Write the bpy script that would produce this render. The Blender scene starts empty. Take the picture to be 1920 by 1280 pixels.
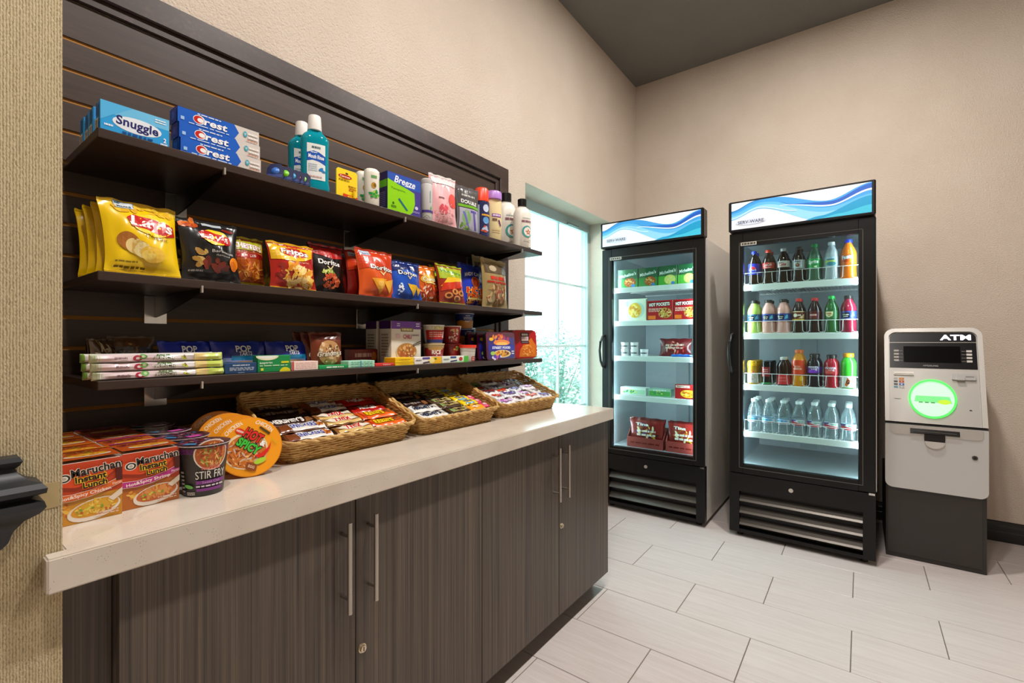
import bpy, bmesh, math, random
from mathutils import Vector, Matrix

# ------------------------------------------------------------------ camera, world, lamps, exposure
SC = bpy.context.scene
COL = SC.collection
PI = math.pi
FPX, CXP, CYP, CAMH = 879.0, 960.0, 640.0, 1.2        # focal length and centre in 1920x1280 pixels, eye height
YAW = math.atan2(655.0, 879.0)
_fw = (math.cos(YAW), math.sin(YAW)); _rt = (math.sin(YAW), -math.cos(YAW))

cam_d = bpy.data.cameras.new('camera'); cam = bpy.data.objects.new('camera', cam_d); COL.objects.link(cam)
cam_d.sensor_width = 36.0; cam_d.lens = 36.0 * FPX / 1920.0; cam_d.clip_start = 0.02
cam.location = (0, 0, CAMH); cam.rotation_euler = (PI / 2, 0, YAW - PI / 2)
SC.camera = cam

wd = bpy.data.worlds.new('overcast_sky'); SC.world = wd; wd.use_nodes = True
_bg = wd.node_tree.nodes['Background']
_bg.inputs['Color'].default_value = (0.74, 0.93, 1.0, 1); _bg.inputs['Strength'].default_value = 8.0

SC.view_settings.view_transform = 'Standard'; SC.view_settings.look = 'None'
SC.view_settings.gamma = 1.0; SC.view_settings.use_curve_mapping = False
SC.view_settings.exposure = 0.0

WARM = (1.0, 0.945, 0.90)
LAMPS = [  # recessed downlights in one row along the ceiling: x, y, watts
    (1.25, 0.16, 37), (2.60, 0.16, 48), (0.10, 0.16, 31), (-1.20, 0.10, 17)]
CEIL = 3.47

# pixel of the 1920x1280 photograph -> direction; a surface it touches gives the distance
def _ray(px, py):
    s = (px - CXP) / FPX
    return (_fw[0] + s * _rt[0], _fw[1] + s * _rt[1], -(py - CYP) / FPX)
def sx(px, Y): d = _ray(px, 0); return d[0] * Y / d[1]             # x on a vertical plane y = Y
def sz(px, py, Y): d = _ray(px, py); return CAMH + d[2] * Y / d[1]
def ty(px, X): d = _ray(px, 0); return d[1] * X / d[0]             # y on a vertical plane x = X
def tz(px, py, X): d = _ray(px, py); return CAMH + d[2] * X / d[0]

# ------------------------------------------------------------------ materials
def _l(c): return c / 12.92 if c <= 0.04045 else ((c + 0.055) / 1.055) ** 2.4
def rgb(h):
    h = h.lstrip('#'); return tuple(_l(int(h[i:i + 2], 16) / 255.0) for i in (0, 2, 4)) + (1.0,)
_mc = {}
def C(h, rough=0.42, metal=0.0, emit=0.0, spec=0.5, coat=0.0):
    k = (h, rough, metal, emit, spec, coat)
    if k not in _mc:
        m = bpy.data.materials.new('paint_' + h.strip('#')); m.use_nodes = True
        b = m.node_tree.nodes['Principled BSDF']
        b.inputs['Base Color'].default_value = rgb(h); b.inputs['Roughness'].default_value = rough
        b.inputs['Metallic'].default_value = metal; b.inputs['Specular IOR Level'].default_value = spec
        b.inputs['Coat Weight'].default_value = coat
        if emit: b.inputs['Emission Color'].default_value = rgb(h); b.inputs['Emission Strength'].default_value = emit
        _mc[k] = m
    return _mc[k]
def F(h): return C(h, 0.24, 0.0, 0.0, 0.6)                          # glossy film / foil wrapper
def nodemat(name):
    m = bpy.data.materials.new(name); m.use_nodes = True; nt = m.node_tree
    return m, nt, nt.nodes['Principled BSDF']
def N(nt, t, **kw):
    n = nt.nodes.new(t)
    for k, v in kw.items():
        if k.startswith('_'): setattr(n, k[1:], v)
        else: n.inputs[k.replace('__', ' ')].default_value = v
    return n
def coords(nt, scale=(1, 1, 1), kind='Object'):
    tc = N(nt, 'ShaderNodeTexCoord'); mp = N(nt, 'ShaderNodeMapping'); mp.inputs['Scale'].default_value = scale
    nt.links.new(tc.outputs[kind], mp.inputs['Vector']); return mp.outputs['Vector']
def ramp(nt, fac, stops):
    r = N(nt, 'ShaderNodeValToRGB'); e = r.color_ramp.elements
    while len(e) < len(stops): e.new(0.5)
    for i, (p, c) in enumerate(stops): e[i].position = p; e[i].color = rgb(c)
    nt.links.new(fac, r.inputs['Fac']); return r.outputs['Color']
def bump(nt, b, h, strength, dist=0.002):
    n = N(nt, 'ShaderNodeBump', Strength=strength, Distance=dist)
    nt.links.new(h, n.inputs['Height']); nt.links.new(n.outputs['Normal'], b.inputs['Normal'])
def noise(nt, vec, scale, detail=3, rough=0.5):
    n = N(nt, 'ShaderNodeTexNoise', Scale=scale, Detail=detail, Roughness=rough); nt.links.new(vec, n.inputs['Vector'])
    return n.outputs['Fac']

def m_plaster(name, c0, c1):
    m, nt, b = nodemat(name); v = coords(nt)
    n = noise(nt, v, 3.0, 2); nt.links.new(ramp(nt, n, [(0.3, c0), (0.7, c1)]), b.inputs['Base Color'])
    b.inputs['Roughness'].default_value = 0.62
    bump(nt, b, noise(nt, v, 150.0, 3, 0.6), 0.9, 0.006); return m
M_WALL = m_plaster('textured_wall_paint', '#ccbcab', '#d2c3b3')
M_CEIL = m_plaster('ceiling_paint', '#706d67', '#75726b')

def m_grasscloth():
    m, nt, b = nodemat('woven_grasscloth'); v = coords(nt, (1, 1, 1))
    w = N(nt, 'ShaderNodeTexWave', Scale=95.0, Distortion=2.5, Detail=2.0); w.bands_direction = 'X'; w.inputs['Detail Scale'].default_value = 3.0
    nt.links.new(v, w.inputs['Vector'])
    n = noise(nt, coords(nt, (150, 150, 6)), 1.0, 3)
    k = noise(nt, coords(nt, (420, 420, 260)), 1.0, 2)
    mx = N(nt, 'ShaderNodeMath', _operation='MULTIPLY'); nt.links.new(w.outputs['Fac'], mx.inputs[0]); nt.links.new(n, mx.inputs[1])
    ad = N(nt, 'ShaderNodeMath', _operation='ADD'); nt.links.new(mx.outputs[0], ad.inputs[0])
    m2 = N(nt, 'ShaderNodeMath', _operation='MULTIPLY'); m2.inputs[1].default_value = 0.75; nt.links.new(k, m2.inputs[0]); nt.links.new(m2.outputs[0], ad.inputs[1])
    nt.links.new(ramp(nt, ad.outputs[0], [(0.30, '#978664'), (0.5, '#b8a680'), (0.75, '#cbba96')]), b.inputs['Base Color'])
    b.inputs['Roughness'].default_value = 0.8; bump(nt, b, ad.outputs[0], 0.5, 0.003); return m
M_GRASS = m_grasscloth()

def m_streak(name, stops, scale, rough=0.45, fine=(1, 1, 1), bs=0.08):
    m, nt, b = nodemat(name)
    a = noise(nt, coords(nt, scale), 1.0, 5, 0.65); c = noise(nt, coords(nt, fine), 1.0, 3, 0.6)
    mx = N(nt, 'ShaderNodeMath', _operation='MULTIPLY_ADD'); mx.inputs[1].default_value = 0.6
    nt.links.new(a, mx.inputs[0]); m2 = N(nt, 'ShaderNodeMath', _operation='MULTIPLY'); m2.inputs[1].default_value = 0.4
    nt.links.new(c, m2.inputs[0]); nt.links.new(m2.outputs[0], mx.inputs[2])
    nt.links.new(ramp(nt, mx.outputs[0], stops), b.inputs['Base Color'])
    b.inputs['Roughness'].default_value = rough; bump(nt, b, mx.outputs[0], bs, 0.001); return m
M_CAB = m_streak('grey_brown_laminate', [(0.36, '#2b2520'), (0.46, '#4a4038'), (0.54, '#564b40'), (0.66, '#73624f')], (150, 150, 0.7), 0.42, (520, 520, 2.5))
M_DARK = m_streak('espresso_wood', [(0.35, '#2e211b'), (0.55, '#3a2b24'), (0.7, '#49382f')], (3, 60, 60), 0.36, (12, 260, 260))
M_SLAT = m_streak('espresso_slat', [(0.35, '#36281f'), (0.55, '#403029'), (0.7, '#4b3b33')], (3, 60, 60), 0.40, (12, 260, 260))
M_FRAME = m_streak('espresso_frame', [(0.3, '#2b1e19'), (0.55, '#3b2b25'), (0.75, '#57443a')], (14, 14, 30), 0.42, (120, 120, 120))
M_TILE = m_streak('linen_tile', [(0.35, '#c2b7b2'), (0.5, '#ccc2be'), (0.65, '#d4cbc7')], (60, 2.5, 10), 0.30, (330, 9, 30), 0.03)
M_GROUT = C('#6f675d', 0.9)
M_MDF = C('#a5702c', 0.8)

def m_quartz():
    m, nt, b = nodemat('speckled_quartz'); v = coords(nt)
    n = noise(nt, v, 9.0, 3); base = ramp(nt, n, [(0.3, '#cfc3b3'), (0.7, '#d9cec0')])
    vo = N(nt, 'ShaderNodeTexVoronoi', Scale=260.0); nt.links.new(v, vo.inputs['Vector'])
    g = N(nt, 'ShaderNodeMath', _operation='LESS_THAN'); g.inputs[1].default_value = 0.17; nt.links.new(vo.outputs['Distance'], g.inputs[0])
    k = noise(nt, v, 45.0, 2); g2 = N(nt, 'ShaderNodeMath', _operation='GREATER_THAN'); g2.inputs[1].default_value = 0.56; nt.links.new(k, g2.inputs[0])
    mu = N(nt, 'ShaderNodeMath', _operation='MULTIPLY'); nt.links.new(g.outputs[0], mu.inputs[0]); nt.links.new(g2.outputs[0], mu.inputs[1])
    mx = N(nt, 'ShaderNodeMixRGB'); nt.links.new(mu.outputs[0], mx.inputs[0]); nt.links.new(base, mx.inputs[1]); mx.inputs[2].default_value = rgb('#9a8872')
    nt.links.new(mx.outputs[0], b.inputs['Base Color']); b.inputs['Roughness'].default_value = 0.16; return m
M_QUARTZ = m_quartz()

def m_wicker():
    m, nt, b = nodemat('wicker_straw'); n = noise(nt, coords(nt, (40, 40, 40)), 1.0, 4, 0.7)
    nt.links.new(ramp(nt, n, [(0.3, '#9a6f35'), (0.5, '#c39a58'), (0.72, '#d9b877')]), b.inputs['Base Color'])
    b.inputs['Roughness'].default_value = 0.5; bump(nt, b, n, 0.3); return m
M_WICKER = m_wicker()

def m_clear(name, tint, gloss=0.12, body=0.0, rough=0.03):
    """thin clear pane / plastic: light passes straight through, Fresnel sheen on top"""
    m = bpy.data.materials.new(name); m.use_nodes = True; nt = m.node_tree; nt.nodes.clear()
    out = N(nt, 'ShaderNodeOutputMaterial'); tr = N(nt, 'ShaderNodeBsdfTransparent'); gl = N(nt, 'ShaderNodeBsdfGlossy', Roughness=rough)
    tr.inputs['Color'].default_value = rgb(tint); gl.inputs['Color'].default_value = (1, 1, 1, 1)
    lw = N(nt, 'ShaderNodeLayerWeight', Blend=0.25); ml = N(nt, 'ShaderNodeMath', _operation='MULTIPLY'); ml.inputs[1].default_value = gloss * 4
    ad = N(nt, 'ShaderNodeMath', _operation='ADD', _use_clamp=True); ad.inputs[1].default_value = gloss * 0.35
    nt.links.new(lw.outputs['Fresnel'], ml.inputs[0]); nt.links.new(ml.outputs[0], ad.inputs[0])
    mx = N(nt, 'ShaderNodeMixShader'); nt.links.new(ad.outputs[0], mx.inputs[0]); nt.links.new(tr.outputs[0], mx.inputs[1]); nt.links.new(gl.outputs[0], mx.inputs[2])
    last = mx
    if body:
        df = N(nt, 'ShaderNodeBsdfTranslucent'); df.inputs['Color'].default_value = rgb(tint)
        d2 = N(nt, 'ShaderNodeBsdfDiffuse'); d2.inputs['Color'].default_value = rgb(tint)
        a2 = N(nt, 'ShaderNodeMixShader'); a2.inputs[0].default_value = 0.5; nt.links.new(df.outputs[0], a2.inputs[1]); nt.links.new(d2.outputs[0], a2.inputs[2])
        m3 = N(nt, 'ShaderNodeMixShader'); m3.inputs[0].default_value = body; nt.links.new(mx.outputs[0], m3.inputs[1]); nt.links.new(a2.outputs[0], m3.inputs[2]); last = m3
    nt.links.new(last.outputs[0], out.inputs['Surface']); return m
M_PANE = m_clear('window_pane', '#eefaf8', 0.10)
M_DOORGLASS = m_clear('door_glass', '#e6f2f0', 0.055)
M_WATER = m_clear('clear_bottle', '#eef7f9', 0.20, 0.14, 0.08)
M_FILM = m_clear('clear_film', '#f2f2f0', 0.10, 0.10, 0.12)
M_STEEL = C('#b9b3a8', 0.30, 1.0); M_CHROME = C('#d6d6d6', 0.18, 1.0)
M_BLACK = C('#0c0a09', 0.36, 0, 0, .32); M_MATTE = C('#100f0f', 0.6)

# ------------------------------------------------------------------ geometry helpers
class G:
    """collects faces; build() links them as ONE mesh object"""
    def __init__(s): s.v = []; s.f = []; s.m = []
    def add(s, vs, fs, mi=0):
        o = len(s.v); s.v += [tuple(p) for p in vs]; s.f += [tuple(i + o for i in f) for f in fs]; s.m += [mi] * len(fs); return s
    def box(s, x0, x1, y0, y1, z0, z1, mi=0):
        return s.add([(x, y, z) for z in (z0, z1) for y in (y0, y1) for x in (x0, x1)],
                     [(0, 2, 3, 1), (4, 5, 7, 6), (0, 1, 5, 4), (2, 6, 7, 3), (0, 4, 6, 2), (1, 3, 7, 5)], mi)
    def rbox(s, x0, x1, y0, y1, z0, z1, r=0.003, seg=1, mi=0):
        bm = bmesh.new(); bmesh.ops.create_cube(bm, size=1.0)
        for v in bm.verts: v.co = ((x0 + x1) / 2 + v.co.x * (x1 - x0), (y0 + y1) / 2 + v.co.y * (y1 - y0), (z0 + z1) / 2 + v.co.z * (z1 - z0))
        r = min(r, 0.49 * min(x1 - x0, y1 - y0, z1 - z0))
        bmesh.ops.bevel(bm, geom=list(bm.edges), offset=r, segments=seg, profile=0.5, affect='EDGES', clamp_overlap=True)
        bm.verts.index_update(); s.add([v.co[:] for v in bm.verts], [[v.index for v in f.verts] for f in bm.faces], mi); bm.free(); return s
    def cyl(s, p0, p1, r0, r1=None, n=12, mi=0, caps=True):
        r1 = r0 if r1 is None else r1; p0 = Vector(p0); p1 = Vector(p1); d = (p1 - p0).normalized()
        a = d.orthogonal().normalized(); b = d.cross(a)
        vs = []
        for p, r in ((p0, r0), (p1, r1)):
            for i in range(n): t = 2 * PI * i / n; vs.append(p + (a * math.cos(t) + b * math.sin(t)) * r)
        fs = [(i, (i + 1) % n, n + (i + 1) % n, n + i) for i in range(n)]
        if caps: fs += [tuple(range(n - 1, -1, -1)), tuple(range(n, 2 * n))]
        return s.add(vs, fs, mi)
    def lathe(s, prof, n=20, sx_=1.0, sy_=1.0, mi=0, c=(0, 0, 0), power=2.0):
        """profile (r, z) turned about z; power > 2 squares the section off"""
        vs = []; k = len(prof)
        for r, z in prof:
            for i in range(n):
                t = 2 * PI * i / n; ct, st = math.cos(t), math.sin(t)
                q = (abs(ct) ** power + abs(st) ** power) ** (-1.0 / power)
                vs.append((c[0] + r * ct * q * sx_, c[1] + r * st * q * sy_, c[2] + z))
        fs = [(j * n + i, j * n + (i + 1) % n, (j + 1) * n + (i + 1) % n, (j + 1) * n + i) for j in range(k - 1) for i in range(n)]
        fs += [tuple(range(n - 1, -1, -1)), tuple(range((k - 1) * n, k * n))]
        return s.add(vs, fs, mi)
    def tube(s, path, r, n=6, mi=0, closed=False):
        P = [Vector(p) for p in path]; k = len(P); vs = []
        for i, p in enumerate(P):
            a = P[(i - 1) % k] if (closed or i) else p; b = P[(i + 1) % k] if (closed or i < k - 1) else p
            d = (b - a).normalized(); u = d.cross(Vector((0.13, 0.27, 0.95)))
            u = (u if u.length > 1e-3 else d.orthogonal()).normalized(); w = d.cross(u)
            for j in range(n): t = 2 * PI * j / n; vs.append(p + (u * math.cos(t) + w * math.sin(t)) * r)
        fs = [(i * n + j, i * n + (j + 1) % n, ((i + 1) % k) * n + (j + 1) % n, ((i + 1) % k) * n + j) for i in range(k if closed else k - 1) for j in range(n)]
        if not closed: fs += [tuple(range(n - 1, -1, -1)), tuple(range((k - 1) * n, k * n))]
        return s.add(vs, fs, mi)
    def prism(s, poly, fn, a, b, mi=0):
        """closed 2-D outline swept between a and b; fn(u, v, t) -> point"""
        n = len(poly); vs = [fn(u, v, a) for u, v in poly] + [fn(u, v, b) for u, v in poly]
        fs = [(i, (i + 1) % n, n + (i + 1) % n, n + i) for i in range(n)] + [tuple(range(n - 1, -1, -1)), tuple(range(n, 2 * n))]
        return s.add(vs, fs, mi)
    def grid(s, fn, nu, nv, mi=0, flip=False):
        vs = [fn(i / nu, j / nv) for j in range(nv + 1) for i in range(nu + 1)]
        fs = [(j * (nu + 1) + i, j * (nu + 1) + i + 1, (j + 1) * (nu + 1) + i + 1, (j + 1) * (nu + 1) + i) for j in range(nv) for i in range(nu)]
        return s.add(vs, [f[::-1] for f in fs] if flip else fs, mi)
    def mesh(s, name, mats, smooth=35):
        me = bpy.data.meshes.new(name); me.from_pydata(s.v, [], s.f)
        for m in (mats if isinstance(mats, (list, tuple)) else [mats]): me.materials.append(m)
        me.polygons.foreach_set('material_index', s.m)
        bm = bmesh.new(); bm.from_mesh(me); bmesh.ops.recalc_face_normals(bm, faces=bm.faces); bm.to_mesh(me); bm.free()
        if smooth: me.shade_smooth(); me.set_sharp_from_angle(angle=math.radians(smooth))
        me.update(); return me
    def build(s, name, mats, parent=None, smooth=35, loc=None, rot=None):
        return link(name, s.mesh(name, mats, smooth), parent, loc, rot)
def link(name, me, parent=None, loc=None, rot=None):
    o = bpy.data.objects.new(name, me); COL.objects.link(o); o.parent = parent
    if loc: o.location = loc
    if rot: o.rotation_euler = rot
    return o
def tag(o, label=None, cat=None, group=None, kind=None):
    for k, v in (('label', label), ('category', cat), ('group', group), ('kind', kind)):
        if v: o[k] = v
    return o
def thing(name, label, cat, loc=(0, 0, 0), rz=0.0, group=None, rot=None):
    o = bpy.data.objects.new(name, None); COL.objects.link(o); o.empty_display_size = 0.03
    o.location = loc; o.rotation_euler = rot if rot else (0, 0, rz); return tag(o, label, cat, group)
def dup(root, loc, rot=None, label=None, group=None, scale=None):
    r = root.copy(); COL.objects.link(r); r.location = loc
    if rot is not None: r.rotation_euler = rot
    if scale: r.scale = scale
    if label: r['label'] = label
    if group: r['group'] = group
    for ch in list(root.children):
        c = ch.copy(); COL.objects.link(c); c.parent = r
        for g in list(ch.children):
            d = g.copy(); COL.objects.link(d); d.parent = c
    return r
def struct(o): o['kind'] = 'structure'; return o

# ------------------------------------------------------------------ flat print (lettering, pictures) laid on a package surface
_tc = {}
def textgeo(t, bold):
    k = (t, bold)
    if k not in _tc:
        c = bpy.data.curves.new('lettering', 'FONT'); c.body = t; c.resolution_u = 3; c.offset = bold; c.space_character = 1.0 + bold * 1.2
        o = bpy.data.objects.new('lettering', c); m = bpy.data.meshes.new_from_object(o)
        vs = [(v.co.x, v.co.y) for v in m.vertices]; fs = [tuple(p.vertices) for p in m.polygons]
        bpy.data.objects.remove(o); bpy.data.curves.remove(c); bpy.data.meshes.remove(m)
        x0 = min(v[0] for v in vs); x1 = max(v[0] for v in vs); y0 = min(v[1] for v in vs); y1 = max(v[1] for v in vs)
        _tc[k] = ([((x - x0) / (x1 - x0) - 0.5, (y - y0) / (y1 - y0) - 0.5) for x, y in vs], fs)
    return _tc[k]
class P:
    """print on one package: shapes in surface millimetres-like (u, v) metres, mapped by fn(u, v, lift)"""
    def __init__(s, fn, step=0.0, lift=0.0006, inc=0.00016): s.fn = fn; s.step = step; s.d = lift; s.inc = inc; s.items = []
    def on(s, fn, step=0.0): s.fn = fn; s.step = step; return s
    def raw(s, vs, fs, col): s.items.append((s.fn, s.step, vs, fs, col, s.d)); s.d += s.inc; return s
    def poly(s, pts, col): return s.raw(list(pts), [tuple(range(len(pts)))], col)
    def rect(s, u0, v0, u1, v1, col): return s.poly([(u0, v0), (u1, v0), (u1, v1), (u0, v1)], col)
    def ell(s, cu, cv, ru, rv, col, rot=0.0, n=22, a0=0.0, a1=2 * PI):
        c, q = math.cos(rot), math.sin(rot); full = abs(a1 - a0 - 2 * PI) < 1e-6
        pts = []
        for i in range(n + (0 if full else 1)):
            t = a0 + (a1 - a0) * i / n; x, y = ru * math.cos(t), rv * math.sin(t); pts.append((cu + x * c - y * q, cv + x * q + y * c))
        return s.poly(pts, col)
    def text(s, t, cu, cv, w, h, col, bold=0.0, rot=0.0, shear=0.0, outline=None, ow=0.05, bend=0.0, fan=0.0):
        if outline: s.text(t, cu, cv, w * (1 + ow * 0.5), h * (1 + ow * 2.0), outline, bold + ow, rot, shear, None, 0, bend, fan)
        vs, fs = textgeo(t, bold); c, q = math.cos(rot), math.sin(rot); out = []
        for x, y in vs:
            X = x * w + y * h * shear; Y = y * h * (1.0 + fan * 4 * x * x) + bend * h * (1 - 4 * x * x); out.append((cu + X * c - Y * q, cv + X * q + Y * c))
        return s.raw(out, fs, col)
    def bars(s, u0, v0, u1, v1, n, col, seed=1):
        """rows of tiny illegible copy"""
        rd = random.Random(seed); hh = (v1 - v0) / (2 * n - 1 if n > 1 else 1)
        vs = []; fs = []
        for i in range(n):
            b = v0 + 2 * i * hh; u = u0
            while u < u1 - 1e-6:
                e = min(u1, u + (u1 - u0) * rd.uniform(0.08, 0.3)); k = len(vs)
                vs += [(u, b), (e, b), (e, b + hh), (u, b + hh)]; fs.append((k, k + 1, k + 2, k + 3)); u = e + (u1 - u0) * 0.04
        return s.raw(vs, fs, col)
    def blobs(s, cu, cv, ru, rv, n, cols, size, seed=1, asp=0.6):
        """a heap of food pieces printed inside an ellipse"""
        rd = random.Random(seed)
        for ci, col in enumerate(cols):
            vs = []; fs = []
            cnt = max(1, n // len(cols))
            for bi in range(cnt):
                a = rd.uniform(0, 2 * PI); q = math.sqrt(rd.random()); bu = cu + ru * q * math.cos(a); bv = cv + rv * q * math.sin(a)
                z = size * rd.uniform(0.6, 1.3); rt = rd.uniform(0, PI); k = len(vs); m = 7
                for i in range(m):
                    t = 2 * PI * i / m; x = z * math.cos(t) * rd.uniform(0.85, 1.1); y = z * asp * math.sin(t) * rd.uniform(0.85, 1.1)
                    vs.append((bu + x * math.cos(rt) - y * math.sin(rt), bv + x * math.sin(rt) + y * math.cos(rt), s.inc * 0.9 * bi / cnt))
                fs.append(tuple(range(k, k + m)))
            s.raw(vs, fs, col)
        return s
    def build(s, parent, name='print', rough=None):
        g = G(); mats = []
        for fn, step, vs, fs, col, d in s.items:
            m = F(col) if isinstance(col, str) else col
            if m not in mats: mats.append(m)
            mi = mats.index(m)
            if step:
                bm = bmesh.new(); bv = [bm.verts.new((q[0], q[1], q[2] if len(q) > 2 else 0.0)) for q in vs]
                for f in fs:
                    try: bm.faces.new([bv[i] for i in f])
                    except ValueError: pass
                us = [p[0] for p in vs]; ws = [p[1] for p in vs]
                for ax, lo, hi in ((0, min(us), max(us)), (1, min(ws), max(ws))):
                    k = math.floor(lo / step) + 1
                    while k * step < hi:
                        co = [0, 0, 0]; co[ax] = k * step; no = [0, 0, 0]; no[ax] = 1
                        bmesh.ops.bisect_plane(bm, geom=list(bm.verts) + list(bm.edges) + list(bm.faces), plane_co=co, plane_no=no); k += 1
                bm.verts.index_update()
                g.add([fn(v.co.x, v.co.y, d + v.co.z) for v in bm.verts], [[v.index for v in f.verts] for f in bm.faces], mi); bm.free()
            else: g.add([fn(q[0], q[1], d + (q[2] if len(q) > 2 else 0.0)) for q in vs], fs, mi)
        me = bpy.data.meshes.new(name); me.from_pydata(g.v, [], g.f)
        for m in mats: me.materials.append(m)
        me.polygons.foreach_set('material_index', g.m); me.update()
        return link(name, me, parent)
# ------------------------------------------------------------------ room shell
YW, XF, XB, YR = 1.617, 4.02, -2.6, -2.7          # left wall, far wall, back wall, right wall
YN, XN = 0.985, 0.165                             # face and corner of the papered wing wall
WX0, WX1, WZ0, WZ1, WY = 2.303, 3.468, 0.60, 2.155, 1.82   # window opening and glass plane

g = G(); g.box(XB, XF, YR, YW, -0.12, -0.0035); floor = struct(g.build('floor', M_GROUT))
TX, TY, GR = 0.3075, 0.627, 0.0017
_full = G().rbox(GR, TX - GR, GR, TY - GR, -0.01, 0.0, 0.0012).mesh('tile', M_TILE, 0)
for i in range(-16, 7):
    x0 = 2.10 + i * TX
    for j in range(-6, 4):
        y0 = (0.032 if i % 2 == 0 else 0.36) + j * TY
        a0, a1, b0, b1 = max(x0, XB), min(x0 + TX, XF), max(y0, YR), min(y0 + TY, YW)
        if a1 - a0 < 0.02 or b1 - b0 < 0.02 or (a1 <= XN and b0 >= YN): continue
        if a0 > x0 - 1e-6 and a1 - a0 > TX - 1e-6 and b1 - b0 > TY - 1e-6: link('tile', _full, floor, (x0, y0, 0))
        else: G().box(GR, a1 - a0 - GR, GR, b1 - b0 - GR, -0.01, 0.0).build('tile', M_TILE, floor, 0, (a0, b0, 0))

g = G()
g.box(XN, WX0, YW, YW + 0.24, 0, CEIL).box(WX1, XF + 0.2, YW, YW + 0.24, 0, CEIL)
g.box(WX0, WX1, YW, YW + 0.24, 0, WZ0).box(WX0, WX1, YW, YW + 0.24, WZ1, CEIL)
struct(g.build('wall_left', M_WALL, None, 0))
struct(G().box(XF, XF + 0.2, YR, YW, 0, CEIL).build('wall_far', M_WALL, None, 0))
struct(G().box(XB, XF + 0.2, YR - 0.2, YR, 0, CEIL).build('wall_right', M_WALL, None, 0))
struct(G().box(XB - 0.2, XB, YR, YW, 0, CEIL).build('wall_back', M_WALL, None, 0))
struct(G().box(XB, XN, YN, YW + 0.24, 0, CEIL).build('wall_near', M_GRASS, None, 0))
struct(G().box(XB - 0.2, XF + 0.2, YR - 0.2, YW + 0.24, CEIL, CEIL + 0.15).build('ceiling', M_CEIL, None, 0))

# baseboard on the far wall: stepped black profile
bp = [(0, 0), (0.016, 0), (0.016, 0.055), (0.013, 0.062), (0.013, 0.088), (0.009, 0.098), (0.006, 0.116), (0, 0.12)]
struct(G().prism(bp, lambda d, z, t: (XF - d, t, z), YR, YW).build('baseboard_far', C('#171514', 0.35), None, 0))

# chair rail on the papered wall, returned to the wall at its end
prof = [(0, 1.036), (.028, 1.036), (.031, 1.030), (.028, 1.024), (.024, 1.020), (.027, 1.012), (.036, 1.003), (.048, .998), (.053, .991), (.052, .984),
        (.040, .980), (.038, .976), (.050, .972), (.052, .964), (.046, .955), (.032, .945), (.022, .930), (.018, .915), (.012, .906), (0, .905)]
g = G(); n = len(prof); XE = 0.088
vs = [(XB, YN - d, z) for d, z in prof] + [(XE + d, YN - d, z) for d, z in prof] + [(XE + d, YN, z) for d, z in prof]
g.add(vs, [(k * n + i, k * n + i + 1, (k + 1) * n + i + 1, (k + 1) * n + i) for k in (0, 1) for i in range(n - 1)])
rail = struct(g.build('trim_1', m_streak('black_rail_paint', [(0.4, '#1b1d20'), (0.6, '#26282c')], (9, 40, 40), 0.42), None, 25))
struct(G().box(0.075, XN - 0.004, YN - 0.0008, YN, 0.948, 0.986).build('trim_2', C('#b79f70', 0.8), None, 0))

# window: frame, muntins and one pane per light
wr = thing('window_1', None, None, (0, 0, 0)); struct(wr)
wf = C('#a9bcbc', 0.4)
mx_ = sx(1046, WY); z1 = sz(983, 517, WY); z2 = sz(1100, 648, WY); dz = z1 - z2
zs = [WZ0 + 0.04, z2 - dz, z2, z1, WZ1 - 0.055]; xs = [WX0 + 0.035, mx_, WX1 - 0.035]
g = G(); y0, y1 = WY - 0.03, WY + 0.03
g.box(WX0, WX1, y0, y1, WZ1 - 0.055, WZ1).box(WX0, WX1, y0, y1, WZ0, WZ0 + 0.04).box(WX0, WX0 + 0.035, y0, y1, WZ0 + 0.04, WZ1 - 0.055).box(WX1 - 0.035, WX1, y0, y1, WZ0 + 0.04, WZ1 - 0.055)
g.box(WX0 + 0.035, WX1 - 0.035, y0 - 0.012, y0, WZ1 - 0.075, WZ1 - 0.058)
g.build('window_frame', wf, wr, 0)
G().box(mx_ + 0.06, mx_ + 0.22, y0 - 0.03, y0 - 0.012, WZ1 - 0.072, WZ1 - 0.060).build('sash_latch', C('#7f9494', 0.4), wr, 0)
G().box(mx_ - 0.008, mx_ + 0.008, WY - 0.008, WY + 0.008, zs[0], zs[-1]).build('muntin', C('#c9d6d6', 0.4), wr, 0)
for z in zs[1:-1]: G().box(xs[0], xs[-1], WY - 0.0078, WY + 0.0078, z - 0.008, z + 0.008).build('muntin', C('#c9d6d6', 0.4), wr, 0)
for i in range(2):
    for j in range(4): G().box(xs[i] + 0.008, xs[i + 1] - 0.008, WY - 0.002, WY + 0.002, zs[j] + 0.008, zs[j + 1] - 0.008).build('pane', M_PANE, wr, 0)
struct(G().rbox(WX0 + 0.001, WX1 - 0.001, YW - 0.015, y0 - 0.001, WZ0, WZ0 + 0.02, 0.004).build('window_sill_1', C('#d8dcd8', 0.3)))

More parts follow.
